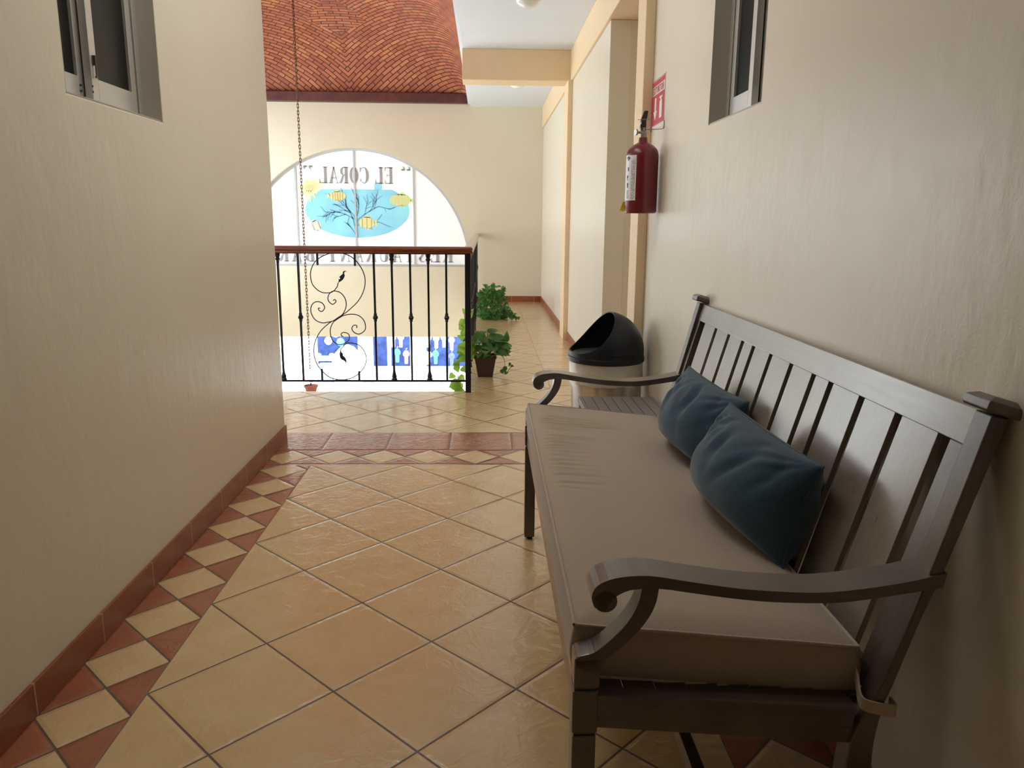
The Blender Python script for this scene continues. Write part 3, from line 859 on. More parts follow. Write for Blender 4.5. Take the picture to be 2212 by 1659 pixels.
def plant_near():
    t = thing('potted_plant', 'broad leaved trailing plant in a square brown pot beside the railing post', 'plant', (.0, 6.26, 0))
    bm = bmesh.new()
    def sq(h, z): return [bm.verts.new((sx * h, sy * h, z)) for sx, sy in ((-1, -1), (1, -1), (1, 1), (-1, 1))]
    rings = [sq(.060, 0), sq(.062, .01), sq(.086, .155), sq(.093, .158), sq(.093, .172), sq(.082, .172), sq(.078, .14)]
    for a, b in zip(rings[:-1], rings[1:]):
        for k in range(4): bm.faces.new((a[k], a[(k + 1) % 4], b[(k + 1) % 4], b[k]))
    bm.faces.new(rings[0][::-1]); bm.faces.new(rings[-1])
    obj('pot', bm, plain('brown_plastic_pot', (.055, .026, .024), .4), t, bevel=.003)
    rs = random.Random(11)
    bl = bmesh.new(); bs = bmesh.new(); bb = bmesh.new()
    for k in range(70):
        a = rs.uniform(-PI, PI); r = rs.uniform(.03, .15); z = .17 + rs.uniform(.02, .21) * (1 - (r / .19) ** 2)
        p = Vector((r * math.cos(a), r * math.sin(a), z))
        tube(bs, smoothpath([(0.02 * math.cos(a), .02 * math.sin(a), .14), (r * .5 * math.cos(a), r * .5 * math.sin(a), z * .9 + .02), p], 3), .0022, 5)
        d = Vector((math.cos(a + rs.uniform(-.9, .9)), math.sin(a + rs.uniform(-.9, .9)), rs.uniform(-.35, .6)))
        s = rs.uniform(.07, .12)
        leaf(bl, p, d, Vector((rs.uniform(-.4, .4), -.6 + rs.uniform(-.3, .3), 1)), s, s * .78, .25, .35)
    # runner with a few leaves to the right, touching the floor
    run = smoothpath([(.05, -.02, .16), (.12, -.03, .20), (.155, -.04, .14), (.16, -.04, .07), (.13, -.05, .035), (.17, -.05, .03), (.21, -.06, .09), (.205, -.06, .12)], 4)
    tube(bs, run, .0022, 5)
    for i in (6, 11, 16, 19, 24, 28):
        p = run[min(i, len(run) - 1)]; s = rs.uniform(.03, .055)
        leaf(bl, p, Vector((rs.uniform(-.2, 1), rs.uniform(-.6, .3), rs.uniform(-.8, .3))), Vector((0, -1, .6)), s, s * .7)
    for (x, z, s) in ((.17, .33, .085), (.155, .24, .07), (.10, .30, .085)):
        leaf(bl, Vector((x, -.02, z - .04)), Vector((.1, -.1, 1)), Vector((0, -1, .2)), s, s * .6)
    # vine over the slab edge on the stairwell side, light from below put into its leaf colour
    vine = smoothpath([(-.03, -.05, .17), (-.16, -.08, .26), (-.20, -.1, .20), (-.22, -.12, .02), (-.22, -.14, -.15), (-.28, -.14, -.26)], 5)
    tube(bs, vine, .003, 5)
    for i, p in enumerate(vine[2:]):
        for q in range(1 + i % 2):
            s = rs.uniform(.045, .10)
            leaf(bb, p + Vector((rs.uniform(-.04, .05), rs.uniform(-.03, .02), rs.uniform(-.02, .02))), Vector((rs.uniform(-1, 1), -.3, rs.uniform(-1, .6))), Vector((rs.uniform(-.3, .3), -1, .3)), s, s * 1.0, .12)
    for k in range(14):
        z = .18 + k * .026
        s = rs.uniform(.05, .085)
        leaf(bb, Vector((-.17 + rs.uniform(-.04, .03), -.04, z)), Vector((rs.uniform(-1, .5), -.2, rs.uniform(-.5, 1))), Vector((0, -1, .4)), s, s * .75, .15)
    tube(bs, [(-.05, -.02, .17), (-.15, -.04, .30), (-.17, -.04, .52)], .003, 5)
    obj('foliage', bl, m_leaf, t, smooth=True)
    obj('vine', bb, m_leaf2, t, smooth=True)
    obj('stems', bs, m_stem, t)
plant_near()

def plant_far():
    t = thing('potted_plant', 'dense small leaved bushy plant on the floor further down the corridor', 'plant', (.085, 10.1, 0))
    bm = bmesh.new(); lathe(bm, [(.07, 0), (.08, .10), (.088, .10), (.088, .115), (.07, .115)], 20); obj('pot', bm, plain('dark_pot', (.05, .03, .025), .6), t)
    rs = random.Random(4); bl = bmesh.new(); bs = bmesh.new()
    for k in range(900):
        a = rs.uniform(-PI, PI); e = rs.uniform(-1.3, 1.5)
        rr = rs.uniform(.80, 1) if k > 260 else rs.uniform(.45, .75)
        wob = 1.02 + .42 * noise.noise(Vector((math.cos(a) * 2.2 + 3, math.sin(a) * 2.2, e * 2.4))) + (.22 if e < -.2 else 0)
        p = Vector((.175 * rr * wob * math.cos(a) * math.cos(e * .8), .19 * rr * wob * math.sin(a) * math.cos(e * .8), .20 + .20 * rr * wob * math.sin(e)))
        if p.z < .02: p.z = rs.uniform(.012, .05)
        if abs(p.x) < .085 and abs(p.y) < .085 and p.z < .12: p.y -= .1
        d = Vector((p.x * 4 + rs.uniform(-.8, .8), p.y * 4 - .4 + rs.uniform(-.6, .6), (p.z - .2) * 3 + rs.uniform(-.9, .6)))
        s = rs.uniform(.026, .052)
        leaf(bl, p, d, Vector((rs.uniform(-.5, .5), -.7, rs.uniform(.2, 1))), s, s * .78)
    for k in range(20):
        a0 = rs.uniform(-.8, .3); pts = [Vector((.1, -.05, .16)), Vector((.2 + rs.uniform(0, .03), -.1 + a0 * .1, rs.uniform(.05, .14))), Vector((.22 + rs.uniform(0, .13), -.1 + a0 * .15, rs.uniform(.012, .09)))]
        sp = smoothpath(pts, 5); tube(bs, sp, .002, 4)
        for p in sp[3:]:
            s = rs.uniform(.022, .038); leaf(bl, p, Vector((rs.uniform(-1, 1), rs.uniform(-1, 0), rs.uniform(-.2, .8))), Vector((0, -.8, .6)), s, s * .8)
    leaf(bl, Vector((.02, 0, .40)), Vector((.1, 0, 1)), Vector((0, -1, .2)), .075, .05)
    obj('foliage', bl, m_leaf, t, smooth=True); obj('stems', bs, m_stem, t)
plant_far()

# ------------------------------------------------------------------ ceiling lamps
for (x, y) in ((.33, 6.42), (.395, 10.1)):
    lab = 'round white ceiling lamp on the near corridor ceiling, cut by the photo edge' if y < 8 else 'round white ceiling lamp beyond the cross beam of the corridor'
    t = thing('ceiling_lamp', lab, 'lamp', (x, y, ZC), 0, None)
    bm = bmesh.new(); lathe(bm, [(.10, 0), (.105, -.008), (.10, -.02)], 28); obj('base', bm, plain('white_lamp_base', (.75, .75, .74), .4), t)
    bm = bmesh.new(); lathe(bm, [(.095, -.02), (.098, -.03), (.088, -.055), (.06, -.078), (.03, -.088), (.004, -.09)], 28); obj('glass_dome', bm, plain('opal_glass', (.85, .85, .85), .15), t, smooth=True)

# ------------------------------------------------------------------ fire extinguisher and its sign
def extinguisher():
    cx, cy, z0 = .757, 3.83, 1.295
    t = thing('fire_extinguisher', 'dark red fire extinguisher with white instruction label hanging on the wall under the sign', 'fire extinguisher', (cx, cy, z0))
    M = Mat('red_enamel'); M.set(color=(.155, .006, .014), rough=.28, coat=.3, normal=M.bump(M.noise(M.coord(), 30, 2), .05, .002))
    bm = bmesh.new()
    r = .0775
    lathe(bm, [(.068, 0), (.074, .002), (r, .008), (r, .27), (.0755, .285), (.068, .302), (.052, .318), (.034, .327), (.022, .333), (.020, .355)], 48)
    obj('cylinder', bm, M.m, t, smooth=True)
    steel = plain('nickel_plated_steel', (.34, .29, .26), .38, .7)
    blk = plain('black_lacquer_lever', (.025, .012, .012), .25)
    bm = bmesh.new(); lathe(bm, [(.017, .352), (.017, .375), (.013, .38), (.013, .40)], 20)
    valve = obj('valve', bm, steel, t, smooth=False)
    bm = bmesh.new(); tube(bm, [(-.015, -.005, .378), (-.036, -.012, .378)], .006, 10)
    m = Matrix.Rotation(0, 4, 'Z')
    bm2 = bmesh.new(); tube(bm, [(-.034, -.011, .378), (-.042, -.014, .378)], .014, 16); bm2.free()
    obj('pressure_gauge', bm, steel, t)
    bm = bmesh.new()
    ribbon(bm, [(-.012, .405), (-.016, .43), (-.010, .452), (-.004, .468), (.0, .478)], [(.010, .40), (.010, .43), (.014, .448), (.016, .462), (.018, .476)], -.012, .012, 'y')
    obj('lever', bm, blk, t, bevel=.003)
    bm = bmesh.new()
    ribbon(bm, [(-.014, .385), (-.018, .405), (-.014, .42)], [(.010, .385), (.010, .40), (.012, .415)], -.011, .011, 'y')
    obj('handle', bm, blk, t, bevel=.003)
    bm = bmesh.new()
    tube(bm, smoothpath([(-.032, -.01, .436), (0, -.012, .437), (.02, -.01, .437)], 3), .0014, 6)
    tube(bm, [(.03 + .014 * math.cos(a), -.01, .450 + .014 * math.sin(a)) for a in [2 * PI * k / 20 for k in range(21)]], .0011, 5)
    obj('safety_pin', bm, steel, t)
    bm = bmesh.new()
    tube(bm, smoothpath([(.012, 0, .392), (.04, -.0, .394), (.080, -.02, .394), (.0855, -.05, .40), (.0865, -.05, .43)], 4), .0022, 6)
    tube(bm, [(.036, 0, .380), (.036, 0, .402)], .004, 8)
    obj('wall_hook', bm, steel, t)
    # label wrapped on the side towards the railing
    def cyl(a, z, rr): return Vector((rr * math.cos(a), rr * math.sin(a), z))
    a0, a1 = math.radians(181), math.radians(239)
    bm = bmesh.new(); n = 14
    lo = [bm.verts.new(cyl(a0 + (a1 - a0) * k / n, .060, r + .0008)) for k in range(n + 1)]
    hi = [bm.verts.new(cyl(a0 + (a1 - a0) * k / n, .288 - .018, r + .0008)) for k in range(n + 1)]
    for k in range(n): bm.faces.new((lo[k], lo[k + 1], hi[k + 1], hi[k]))
    label = obj('label', bm, plain('white_label_paper', (.72, .70, .72), .5), t)
    # printed rows of marks and small hand pictograms
    bm = bmesh.new(); rs = random.Random(2)
    def mark(ad0, ad1, za, zb):
        A = [cyl(math.radians(q), z, r + .0014) for q, z in ((ad0, za), (ad1, za), (ad1, zb), (ad0, zb))]
        bm.faces.new([bm.verts.new(p) for p in A])
    z = .245
    while z > .068:
        for q in (218, 221.5, 225, 228.5, 232):
            if rs.random() < .75: mark(q, q + rs.uniform(1.4, 3), z, z + .0022)
        z -= .0052
    z = .105
    while z > .066:
        mark(198, 212 - rs.uniform(0, 5), z, z + .002); z -= .005
    for zc in (.205, .165, .130):
        for q in range(7):
            a = 196 + rs.uniform(0, 9); mark(a, a + rs.uniform(2, 5), zc + rs.uniform(-.012, .009), zc + rs.uniform(.0, .014))
    mark(205, 212, .252, .262); mark(199, 206, .246, .266); mark(190, 200, .256, .26)
    obj('printed_marks', bm, plain('label_ink', (.05, .03, .06), .6), label)
    bm = bmesh.new(); prism(bm, [(-.098, .014), (-.078, .010), (-.070, .05), (-.082, .058)], .022, .0235, 'y')
    obj('inspection_tag', bm, plain('yellow_tag', (.75, .60, .03), .5), t)
extinguisher()

def ext_sign():
    # lies on the wall face: local X' = towards the camera (-y), up = z
    y0, w, zb, h = 4.075, .285, 1.728, .215
    t = thing('safety_sign', 'red and white extinguisher sign with arrow pointing down on the wall', 'sign', (XR, y0, zb))
    red = plain('sign_red', (.52, .025, .055), .35); wh = plain('sign_white', (.78, .74, .72), .35)
    def P(bm, pts, d): # pts in (across from far edge to near, up)
        put_polys(bm, [pts], lambda a, z: (-d, -a, z), Vector((-.0006, 0, 0)))
    bm = bmesh.new(); box(bm, -.002, 0, -w, 0, -.022, h); obj('plate', bm, wh, t)
    bm = bmesh.new()
    P(bm, rc(.006, .0, w - .012, .140), .0022); P(bm, rc(.006, .183, w - .012, .205), .0022)
    for r in (rc(.002, -.004, w - .006, -.0015), rc(.002, .2085, w - .006, .211), rc(.002, -.004, .0045, .211), rc(w - .0085, -.004, w - .006, .211)): P(bm, r, .0022)
    obj('red_field', bm, red, t)
    bm = bmesh.new()
    P(bm, [(.075, .125), (.108, .125), (.108, .062), (.132, .062), (.0915, .018), (.050, .062), (.075, .062)], .0030)
    P(bm, rc(.185, .02, .235, .10), .0030); P(bm, rc(.197, .10, .222, .112), .0030); P(bm, rc(.175, .112, .240, .120), .0030)
    obj('arrow', bm, wh, t)
    x = .016
    for ch in 'EXTINTOR':
        bm = bmesh.new(); xx = x
        put_polys(bm, SANS[ch], lambda a, z: (-.0024, -(xx + a * .040), .146 + z * .032), Vector((-.0006, 0, 0)))
        obj('letter', bm, red, t)
        x += .018 if ch == 'I' else .033
ext_sign()

# ------------------------------------------------------------------ trash bin
def bin_():
    cx, cy = .628, 3.925
    t = thing('trash_bin', 'round brushed metal bin with open black hood standing behind the bench', 'bin', (cx, cy, 0), math.radians(10))
    M = Mat('brushed_bin_metal'); co = M.coord(); x, y, z = M.xyz(co)
    st = M.noise(M.scale(co, (40, 40, 2)), 2, 3)
    M.set(color=(.60, .57, .52), metal=.75, rough=.30, normal=M.bump(st, .12, .003))
    R = .187
    bm = bmesh.new(); lathe(bm, [(R - .025, .0), (R - .018, .01), (R - .010, .40), (R - .002, .42), (R, .56), (R - .01, .565)], 48)
    obj('body', bm, M.m, t, smooth=True)
    # crumpled clear liner folded over the rim
    bm = bmesh.new(); n = 96; rings = []
    for j, zz in enumerate((.44, .462, .485, .51, .535, .552)):
        ring_ = []
        for k in range(n):
            a = 2 * PI * k / n
            w = .005 * noise.noise(Vector((math.cos(a) * 5, math.sin(a) * 5, zz * 40))) + .003 * noise.noise(Vector((math.cos(a) * 12, math.sin(a) * 12, zz * 90)))
            if j == 0: zz2 = zz + .012 * noise.noise(Vector((a * 3, 0, 0)))
            else: zz2 = zz
            rr = R + .002 + w * .8 + (.002 if j < 2 else 0)
            ring_.append(bm.verts.new((rr * math.cos(a), rr * math.sin(a), zz2)))
        rings.append(ring_)
    for a, b in zip(rings[:-1], rings[1:]):
        for k in range(n): bm.faces.new((a[k], a[(k + 1) % n], b[(k + 1) % n], b[k]))
    obj('liner', bm, plain('clear_bag_film', (.60, .56, .49), .3, .2, 30, .3), t, smooth=True)
    blk = plain('black_bin_plastic', (.012, .013, .019), .38, nscale=250, nstr=.08, spec=.3)
    RH = R + .010
    bm = bmesh.new(); lathe(bm, [(RH - .004, .55), (RH, .554), (RH, .575), (RH - .004, .578), (RH - .004, .598), (RH - .012, .600), (RH - .012, .56)], 64, cap=False)
    obj('rim', bm, blk, t, smooth=False)
    # hood: part of a dome cut by a slanting bowl-shaped opening facing left
    bm = bmesh.new(); NA, NE = 96, 40; hz = .597; RZ = .205; RB = RH - .003
    H0 = {}
    for i in range(NA):
        a = 2 * PI * i / NA
        # height limit of the dome wall: opening towards -x
        cxn = -math.cos(a)                     # 1 on the left side
        for j in range(NE + 1):
            pass
    def cut(x):    # height of the opening edge over the base at this x (local, -RB..RB)
        s = (x + RB) / (RB * 1.14)
        s = max(0, min(1, s))
        return .0 + RZ * 1.02 * (s ** 2.0)
    def dome(a, e): return Vector((RB * math.cos(e) * math.cos(a), RB * math.cos(e) * math.sin(a), RZ * math.sin(e)))
    verts = [[None] * (NE + 1) for _ in range(NA)]
    for i in range(NA):
        a = 2 * PI * i / NA
        # find the largest e for which the point lies under the cut surface
        emax = PI / 2
        for q in range(400):
            e = PI / 2 * q / 399
            p = dome(a, e)
            if p.z > cut(p.x) + .003:
                emax = e; break
        for j in range(NE + 1):
            p = dome(a, emax * j / NE); p.z += hz
            verts[i][j] = bm.verts.new(p)
    for i in range(NA):
        for j in range(NE):
            bm.faces.new((verts[i][j], verts[(i + 1) % NA][j], verts[(i + 1) % NA][j + 1], verts[i][j + 1]))
    bmesh.ops.remove_doubles(bm, verts=bm.verts[:], dist=1e-5)
    o = obj('hood', bm, blk, t, smooth=True)
    md = o.modifiers.new('s', 'SOLIDIFY'); md.thickness = .005; md.offset = -1
    bm = bmesh.new(); lathe(bm, [(RB - .01, .585), (RB - .012, .587)], 48); obj('perforated_tray', bm, plain('dark_perforated_tray', (.05, .05, .055), .5, nscale=120, nstr=.8), t)
bin_()

# ------------------------------------------------------------------ bench frame material
def bench_mat(name, axis, lite=False):
    M = Mat(name); co = M.coord()
    s = [60, 60, 60]; s[axis] = 3
    gr = M.noise(M.scale(co, tuple(s)), 1.5, 4, .6)
    blot = M.noise(co, 7, 3)
    c = M.mix(M.ramp(gr, .3, .75), (.050, .034, .028), (.092, .066, .052))
    if lite: c = M.mix(M.ramp(gr, .3, .75), (.23, .192, .158), (.29, .25, .21))
    c = M.mix(M.ramp(blot, .45, .75) * .4, c, (.19, .15, .12))
    M.set(color=c, rough=M.ramp(gr, 0, 1) * .13 + .24, metal=.0, normal=M.bump(gr, .12, .0015), spec=.85, coat=.5, coatr=.2)
    return M.m
m_bx, m_by, m_bz = bench_mat('brushed_bronze_paint_x', 0), bench_mat('brushed_bronze_paint_y', 1), bench_mat('brushed_bronze_paint_z', 2)
m_bslat = bench_mat('brushed_grey_slat_paint', 2, True); m_brail = bench_mat('brushed_grey_rail_paint', 1, True)

# ------------------------------------------------------------------ bench
BX, BY, BT = .150, 1.160, -.0045
def bench():
    L = 1.775
    t = thing('bench', 'long brown metal garden bench with slatted back and curved arms along the right wall', 'bench', (BX, BY, 0), BT)
    # local: x depth from the front, y along the wall (0 near end), z up
    def yr(near, w):  # y interval
        return (0.0, w) if near else (L - w, L)
    for near in (True, False):
        y0, y1 = yr(near, .046)
        # front leg with two turned-in grooves
        bm = bmesh.new()
        for (za, zb, xa, xb, ins) in ((0.012, .388, -.001, .040, 0), (.388, .394, .001, .038, .003), (.394, .474, -.002, .042, 0), (.474, .480, .001, .039, .003), (.480, .535, .0, .044, 0)):
            box(bm, xa, xb, y0 + ins, y1 - ins, za, zb)
        leg = obj('leg', bm, m_bz, t, bevel=.0025)
        bm = bmesh.new(); lathe(bm, [(.012, 0), (.014, .004), (.012, .013)], 14, .02, (y0 + y1) / 2); obj('foot', bm, plain('black_glide', (.01, .01, .01), .5), leg)
        # curved arm support rising from the leg
        outer = [(.000, .520), (.004, .537), (.032, .546), (.059, .568), (.086, .599), (.103, .633), (.109, .668)]
        inner = [(.044, .500), (.050, .528), (.084, .560), (.108, .587), (.125, .614), (.134, .640), (.137, .668)]
        so = [(p.x, p.y) for p in smoothpath([Vector((a, b, 0)) for a, b in outer], 4)]
        si = [(p.x, p.y) for p in smoothpath([Vector((a, b, 0)) for a, b in inner], 4)]
        bm = bmesh.new(); ribbon(bm, so, si, y0, y1, 'y'); obj('arm_support', bm, m_bz, t, bevel=.002)
        # arm rest with scroll end
        a0, a1 = (-.004, .066) if near else (L - .062, L + .008)
        top = [(.030, .630), (.026, .640), (.025, .653), (.033, .668), (.052, .679), (.080, .6845), (.114, .686), (.146, .682), (.21, .671), (.281, .661), (.363, .655), (.424, .655), (.495, .663), (.558, .674), (.590, .682), (.614, .687)]
        bot = [(.038, .625), (.046, .623), (.052, .628), (.058, .640), (.066, .650), (.087, .660), (.119, .663), (.150, .661), (.175, .657), (.247, .646), (.318, .638), (.39, .635), (.444, .636), (.497, .643), (.550, .651), (.610, .662)]
        so = [(p.x, p.y) for p in smoothpath([Vector((a, b, 0)) for a, b in top], 3)]
        si = [(p.x, p.y) for p in smoothpath([Vector((a, b, 0)) for a, b in bot], 3)]
        bm = bmesh.new(); ribbon(bm, so, si, a0, a1, 'y')
        lc = [(.048 + .0195 * math.cos(2 * PI * k / 20), .6405 + .0195 * math.sin(2 * PI * k / 20)) for k in range(20)]
        prism(bm, lc, a0, a1, 'y')
        obj('arm_rest', bm, m_bx, t, bevel=.0025)
        # rear post: leaning above the seat, curved leg below
        pl = [(.470, .0), (.474, .15), (.480, .30), (.486, .37), (.503, .42), (.530, .487), (.564, .60), (.596, .72), (.655, .955)]
        pr_ = [(.538, .0), (.534, .15), (.530, .30), (.529, .37), (.538, .44), (.549, .475), (.584, .60), (.616, .70), (.686, .950)]
        pr_ = [(a - .002, b) for a, b in pr_]
        so = [(p.x, p.y) for p in smoothpath([Vector((a, b, 0)) for a, b in pl], 4)]
        si = [(p.x, p.y) for p in smoothpath([Vector((a, b, 0)) for a, b in pr_], 4)]
        bm = bmesh.new(); ribbon(bm, so, si, y0, y1 - .002, 'y')
        post = obj('rear_post', bm, m_bz, t, bevel=.0025)
        # cap: shallow chamfered block, tilted with the post
        bm = bmesh.new()
        hs = [(.030, -.0), (.033, .004), (.033, .018), (.020, .026)]
        rings = [[bm.verts.new((sx * h, sy * h, z)) for sx, sy in ((-1, -1), (1, -1), (1, 1), (-1, 1))] for h, z in hs]
        for A, B in zip(rings[:-1], rings[1:]):
            for k in range(4): bm.faces.new((A[k], A[(k + 1) % 4], B[(k + 1) % 4], B[k]))
        bm.faces.new(rings[0][::-1]); bm.faces.new(rings[-1])
        bmesh.ops.rotate(bm, verts=bm.verts[:], cent=(0, 0, 0), matrix=Matrix.Rotation(math.radians(16), 3, 'Y'))
        bmesh.ops.translate(bm, verts=bm.verts[:], vec=(.6685, (y0 + y1) / 2, .955))
        obj('post_cap', bm, m_bz, t, bevel=.0015)
        # side apron
        bm = bmesh.new()
        prism(bm, [(.038, .399), (.492, .362), (.492, .436), (.038, .463)], y0 + .008, y1 - .014, 'y')
        prism(bm, [(.038, .452), (.492, .424), (.492, .436), (.038, .463)], y0 + .004, y0 + .010, 'y')
        obj('side_rail', bm, m_bx, t, bevel=.0015)
    # front and rear seat rails, stretcher
    obj('front_rail', boxes((.006, .030, .046, L - .046, .395, .462)), m_by, t, bevel=.002)
    obj('rear_rail', boxes((.497, .517, .044, L - .044, .370, .432)), m_by, t, bevel=.002)
    obj('stretcher', boxes((.243, .268, .05, L - .05, .20, .235)), m_by, t, bevel=.002)
    for y in (.014, L - .032):
        obj('cross_bar', boxes((.040, .480, y, y + .018, .205, .23)), m_bx, t)
    # seat slats under the cushion
    for k in range(8):
        x = .034 + k * .0575; z = .458 - k * .0037
        obj('seat_slat', boxes((x, x + .0555, .030, L - .030, z - .008, z)), m_by, t)
    # back panel, built in the leaning plane: origin at the front face, rotated back
    ang = math.atan2(.125, .46)
    def back(y0_, y1_, s0, s1, d0, d1, name, mat, bev=.0015):
        # s along the slope measured in height z; d behind the front face
        bm = bmesh.new()
        x_at = lambda z: (.70 - BX) + (z - .50) * .125 / .46
        v = []
        for y in (y0_, y1_):
            for z, d in ((s0, d0), (s1, d0), (s1, d1), (s0, d1)):
                v.append(bm.verts.new((x_at(z) + d * math.cos(ang), y, z - d * math.sin(ang))))
        for f in ((0, 1, 2, 3), (7, 6, 5, 4), (0, 4, 5, 1), (1, 5, 6, 2), (2, 6, 7, 3), (3, 7, 4, 0)):
            bm.faces.new([v[i] for i in f])
        return obj(name, bm, mat, t, bevel=bev)
    Yl = lambda y: y - BY
    back(.044, L - .044, .889, .950, -.004, .018, 'top_rail', m_brail)
    back(.044, L - .044, .432, .47, -.002, .016, 'bottom_rail', m_by)
    back(.044, Yl(1.256), .47, .889, -.004, .018, 'stile', m_bz)
    back(Yl(2.862), L - .044, .47, .889, -.004, .018, 'stile', m_bz)
    for a, b in ((1.302, 1.425), (1.451, 1.577), (1.602, 1.729), (1.754, 1.827), (1.851, 1.971), (1.995, 2.122), (2.146, 2.267), (2.294, 2.369), (2.396, 2.512), (2.539, 2.659), (2.688, 2.815)):
        back(Yl(a), Yl(b), .468, .891, .003, .015, 'back_slat', m_bslat, .001)
    return t
bench()

# ------------------------------------------------------------------ seat cushion
def fabric(name, c1, c2, sc=900, rough=.9, wr=None, sheen=.3):
    M = Mat(name); co = M.coord()
    x, y, z = M.xyz(co)
    w1 = M.noise(M.scale(co, (1, .35, 1)), sc, 2, .5); w2 = M.noise(M.scale(co, (.35, 1, 1)), sc, 2, .5)
    we = (w1 + w2) * .5
    big = M.noise(co, 9, 3)
    n = M.bump(we, .35, .0009)
    if wr: n = M.bump(M.noise(M.scale(co, wr), 6, 4, .6, .3), .5, .008, n)
    col = M.mix(M.ramp(we, .35, .65), c1, c2)
    col = M.mix(M.ramp(big, .4, .8) * .25, col, tuple(c * .88 for c in c2))
    M.set(color=col, rough=rough, normal=n, sheen=sheen, spec=.2)
    return M.m
m_cush = fabric('taupe_woven_canvas', (.38, .305, .235), (.48, .39, .305))
m_pipe = fabric('taupe_piping', (.45, .36, .275), (.53, .43, .33))
def seat_cushion():
    L = 1.655
    t = thing('seat_cushion', 'long taupe seat cushion with piped edges lying on the bench', 'cushion', (BX + .006, BY + .062, 0), BT)
    D = .508
    zf, zb, thk = .566, .518, .095
    # closed body: grid over top, sides bulging
    NX, NY = 50, 220
    def top(u, v):
        x = u * D; y = v * L
        z = zf + (zb - zf) * u
        ex = min(u, 1 - u) * D; ey = min(v, 1 - v) * L
        e = min(1, min(ex, ey) / .07)
        z += .013 * (1 - (1 - e) ** 2) - .004
        # crosswise creases along the front half of the far end
        for (yc, x0, x1, a, s) in CR:
            if abs(y - yc) < .03:
                fx = max(0, min(1, (x - x0) / .03)) * max(0, min(1, (x1 - x) / .12))
                yy = yc + .010 * math.sin(x * 9 + yc * 40)
                z += 1.7 * a * fx * math.exp(-((y - yy) / s) ** 2)
        z += .0025 * noise.noise(Vector((x * 5, y * 4, 1)))
        # corner points droop very slightly
        return Vector((x, y, z))
    rs = random.Random(8)
    CR = []
    for yc in (1.44, 1.425, 1.405, 1.385, 1.365, 1.34, 1.29, 1.27, 1.20, 1.18, 1.16, 1.145, 1.11, 1.08, 1.06, 1.03, .99, .97, .93, .90, .86, .83, .79, .74, .69):
        big = 1.0 if yc > 1.1 else .75
        CR.append((yc + rs.uniform(-.004, .004), .018 + rs.uniform(0, .02), (.36 if yc > 1.3 else .24 if yc > 1.1 else .17) + rs.uniform(-.05, .05), -.0042 * big * rs.uniform(.6, 1.2), .0055))
        CR.append((yc + .011, .018, (.32 if yc > 1.3 else .2) + rs.uniform(-.05, .05), .0026 * big, .006))
    bm = bmesh.new()
    T = [[bm.verts.new(top(i / NX, j / NY)) for j in range(NY + 1)] for i in range(NX + 1)]
    for i in range(NX):
        for j in range(NY): bm.faces.new((T[i][j], T[i + 1][j], T[i + 1][j + 1], T[i][j + 1]))
    per = [(i, 0) for i in range(NX)] + [(NX, j) for j in range(NY)] + [(i, NY) for i in range(NX, 0, -1)] + [(0, j) for j in range(NY, 0, -1)]
    def outn(i, j):
        n = Vector((0, 0, 0))
        if i == 0: n.x -= 1
        if i == NX: n.x += 1
        if j == 0: n.y -= 1
        if j == NY: n.y += 1
        return n.normalized()
    rings = [[T[i][j] for i, j in per]]
    K = 7
    for k in range(1, K + 1):
        s = k / K; r = []
        for i, j in per:
            p = T[i][j].co.copy(); n = outn(i, j)
            p += n * (.007 * math.sin(PI * s)) + Vector((0, 0, -thk * s))
            p += n * .0015 * noise.noise(Vector((p.x * 14, p.y * 9, s * 3)))
            r.append(bm.verts.new(p))
        rings.append(r)
    m = len(per)
    for A, B in zip(rings[:-1], rings[1:]):
        for k in range(m): bm.faces.new((A[k], A[(k + 1) % m], B[(k + 1) % m], B[k]))
    cpt = [v.co.copy() for v in rings[-1]]
    bm.faces.new(rings[-1])
    obj('cushion_body', bm, m_cush, t, smooth=True)
    toppts = [T_ for T_ in [top(i / NX, j / NY) for i, j in per]]
    for nm, pts, dz in (('piping', toppts, .001), ('piping', cpt, .0)):
        bm = bmesh.new(); q = [p + Vector((0, 0, dz)) for p in pts]; q.append(q[0]); tube(bm, q, .0036, 6, cap=False)
        obj(nm, bm, m_pipe, t, smooth=True)
    # strap with hook-and-loop end round the near rear post
    for yb, sgn in ((.0, -1), (L, 1)):
        bm = bmesh.new()
        path = [(D - .004, yb, .470), (D - .008, yb + .022 * sgn, .464), (D - .016, yb + .05 * sgn, .450), (D - .014, yb + .064 * sgn, .445), (D + .004, yb + .067 * sgn, .440), (D + .034, yb + .067 * sgn, .434), (D + .044, yb + .060 * sgn, .432), (D + .044, yb + .04 * sgn, .432)]
        P = smoothpath(path, 4)
        w = .011
        rows = []
        for i, p in enumerate(P):
            d = (P[min(i + 1, len(P) - 1)] - P[max(i - 1, 0)]).normalized(); n_ = Vector((d.y, -d.x, 0)).normalized() * .0018
            rows.append([bm.verts.new(p + n_ + Vector((0, 0, w))), bm.verts.new(p - n_ + Vector((0, 0, w))), bm.verts.new(p - n_ - Vector((0, 0, w))), bm.verts.new(p + n_ - Vector((0, 0, w)))])
        for A, B in zip(rows[:-1], rows[1:]):
            for k in range(4): bm.faces.new((A[k], A[(k + 1) % 4], B[(k + 1) % 4], B[k]))
        bm.faces.new(rows[0][::-1]); bm.faces.new(rows[-1])
        obj('tie_strap', bm, m_pipe, t, smooth=False)
seat_cushion()

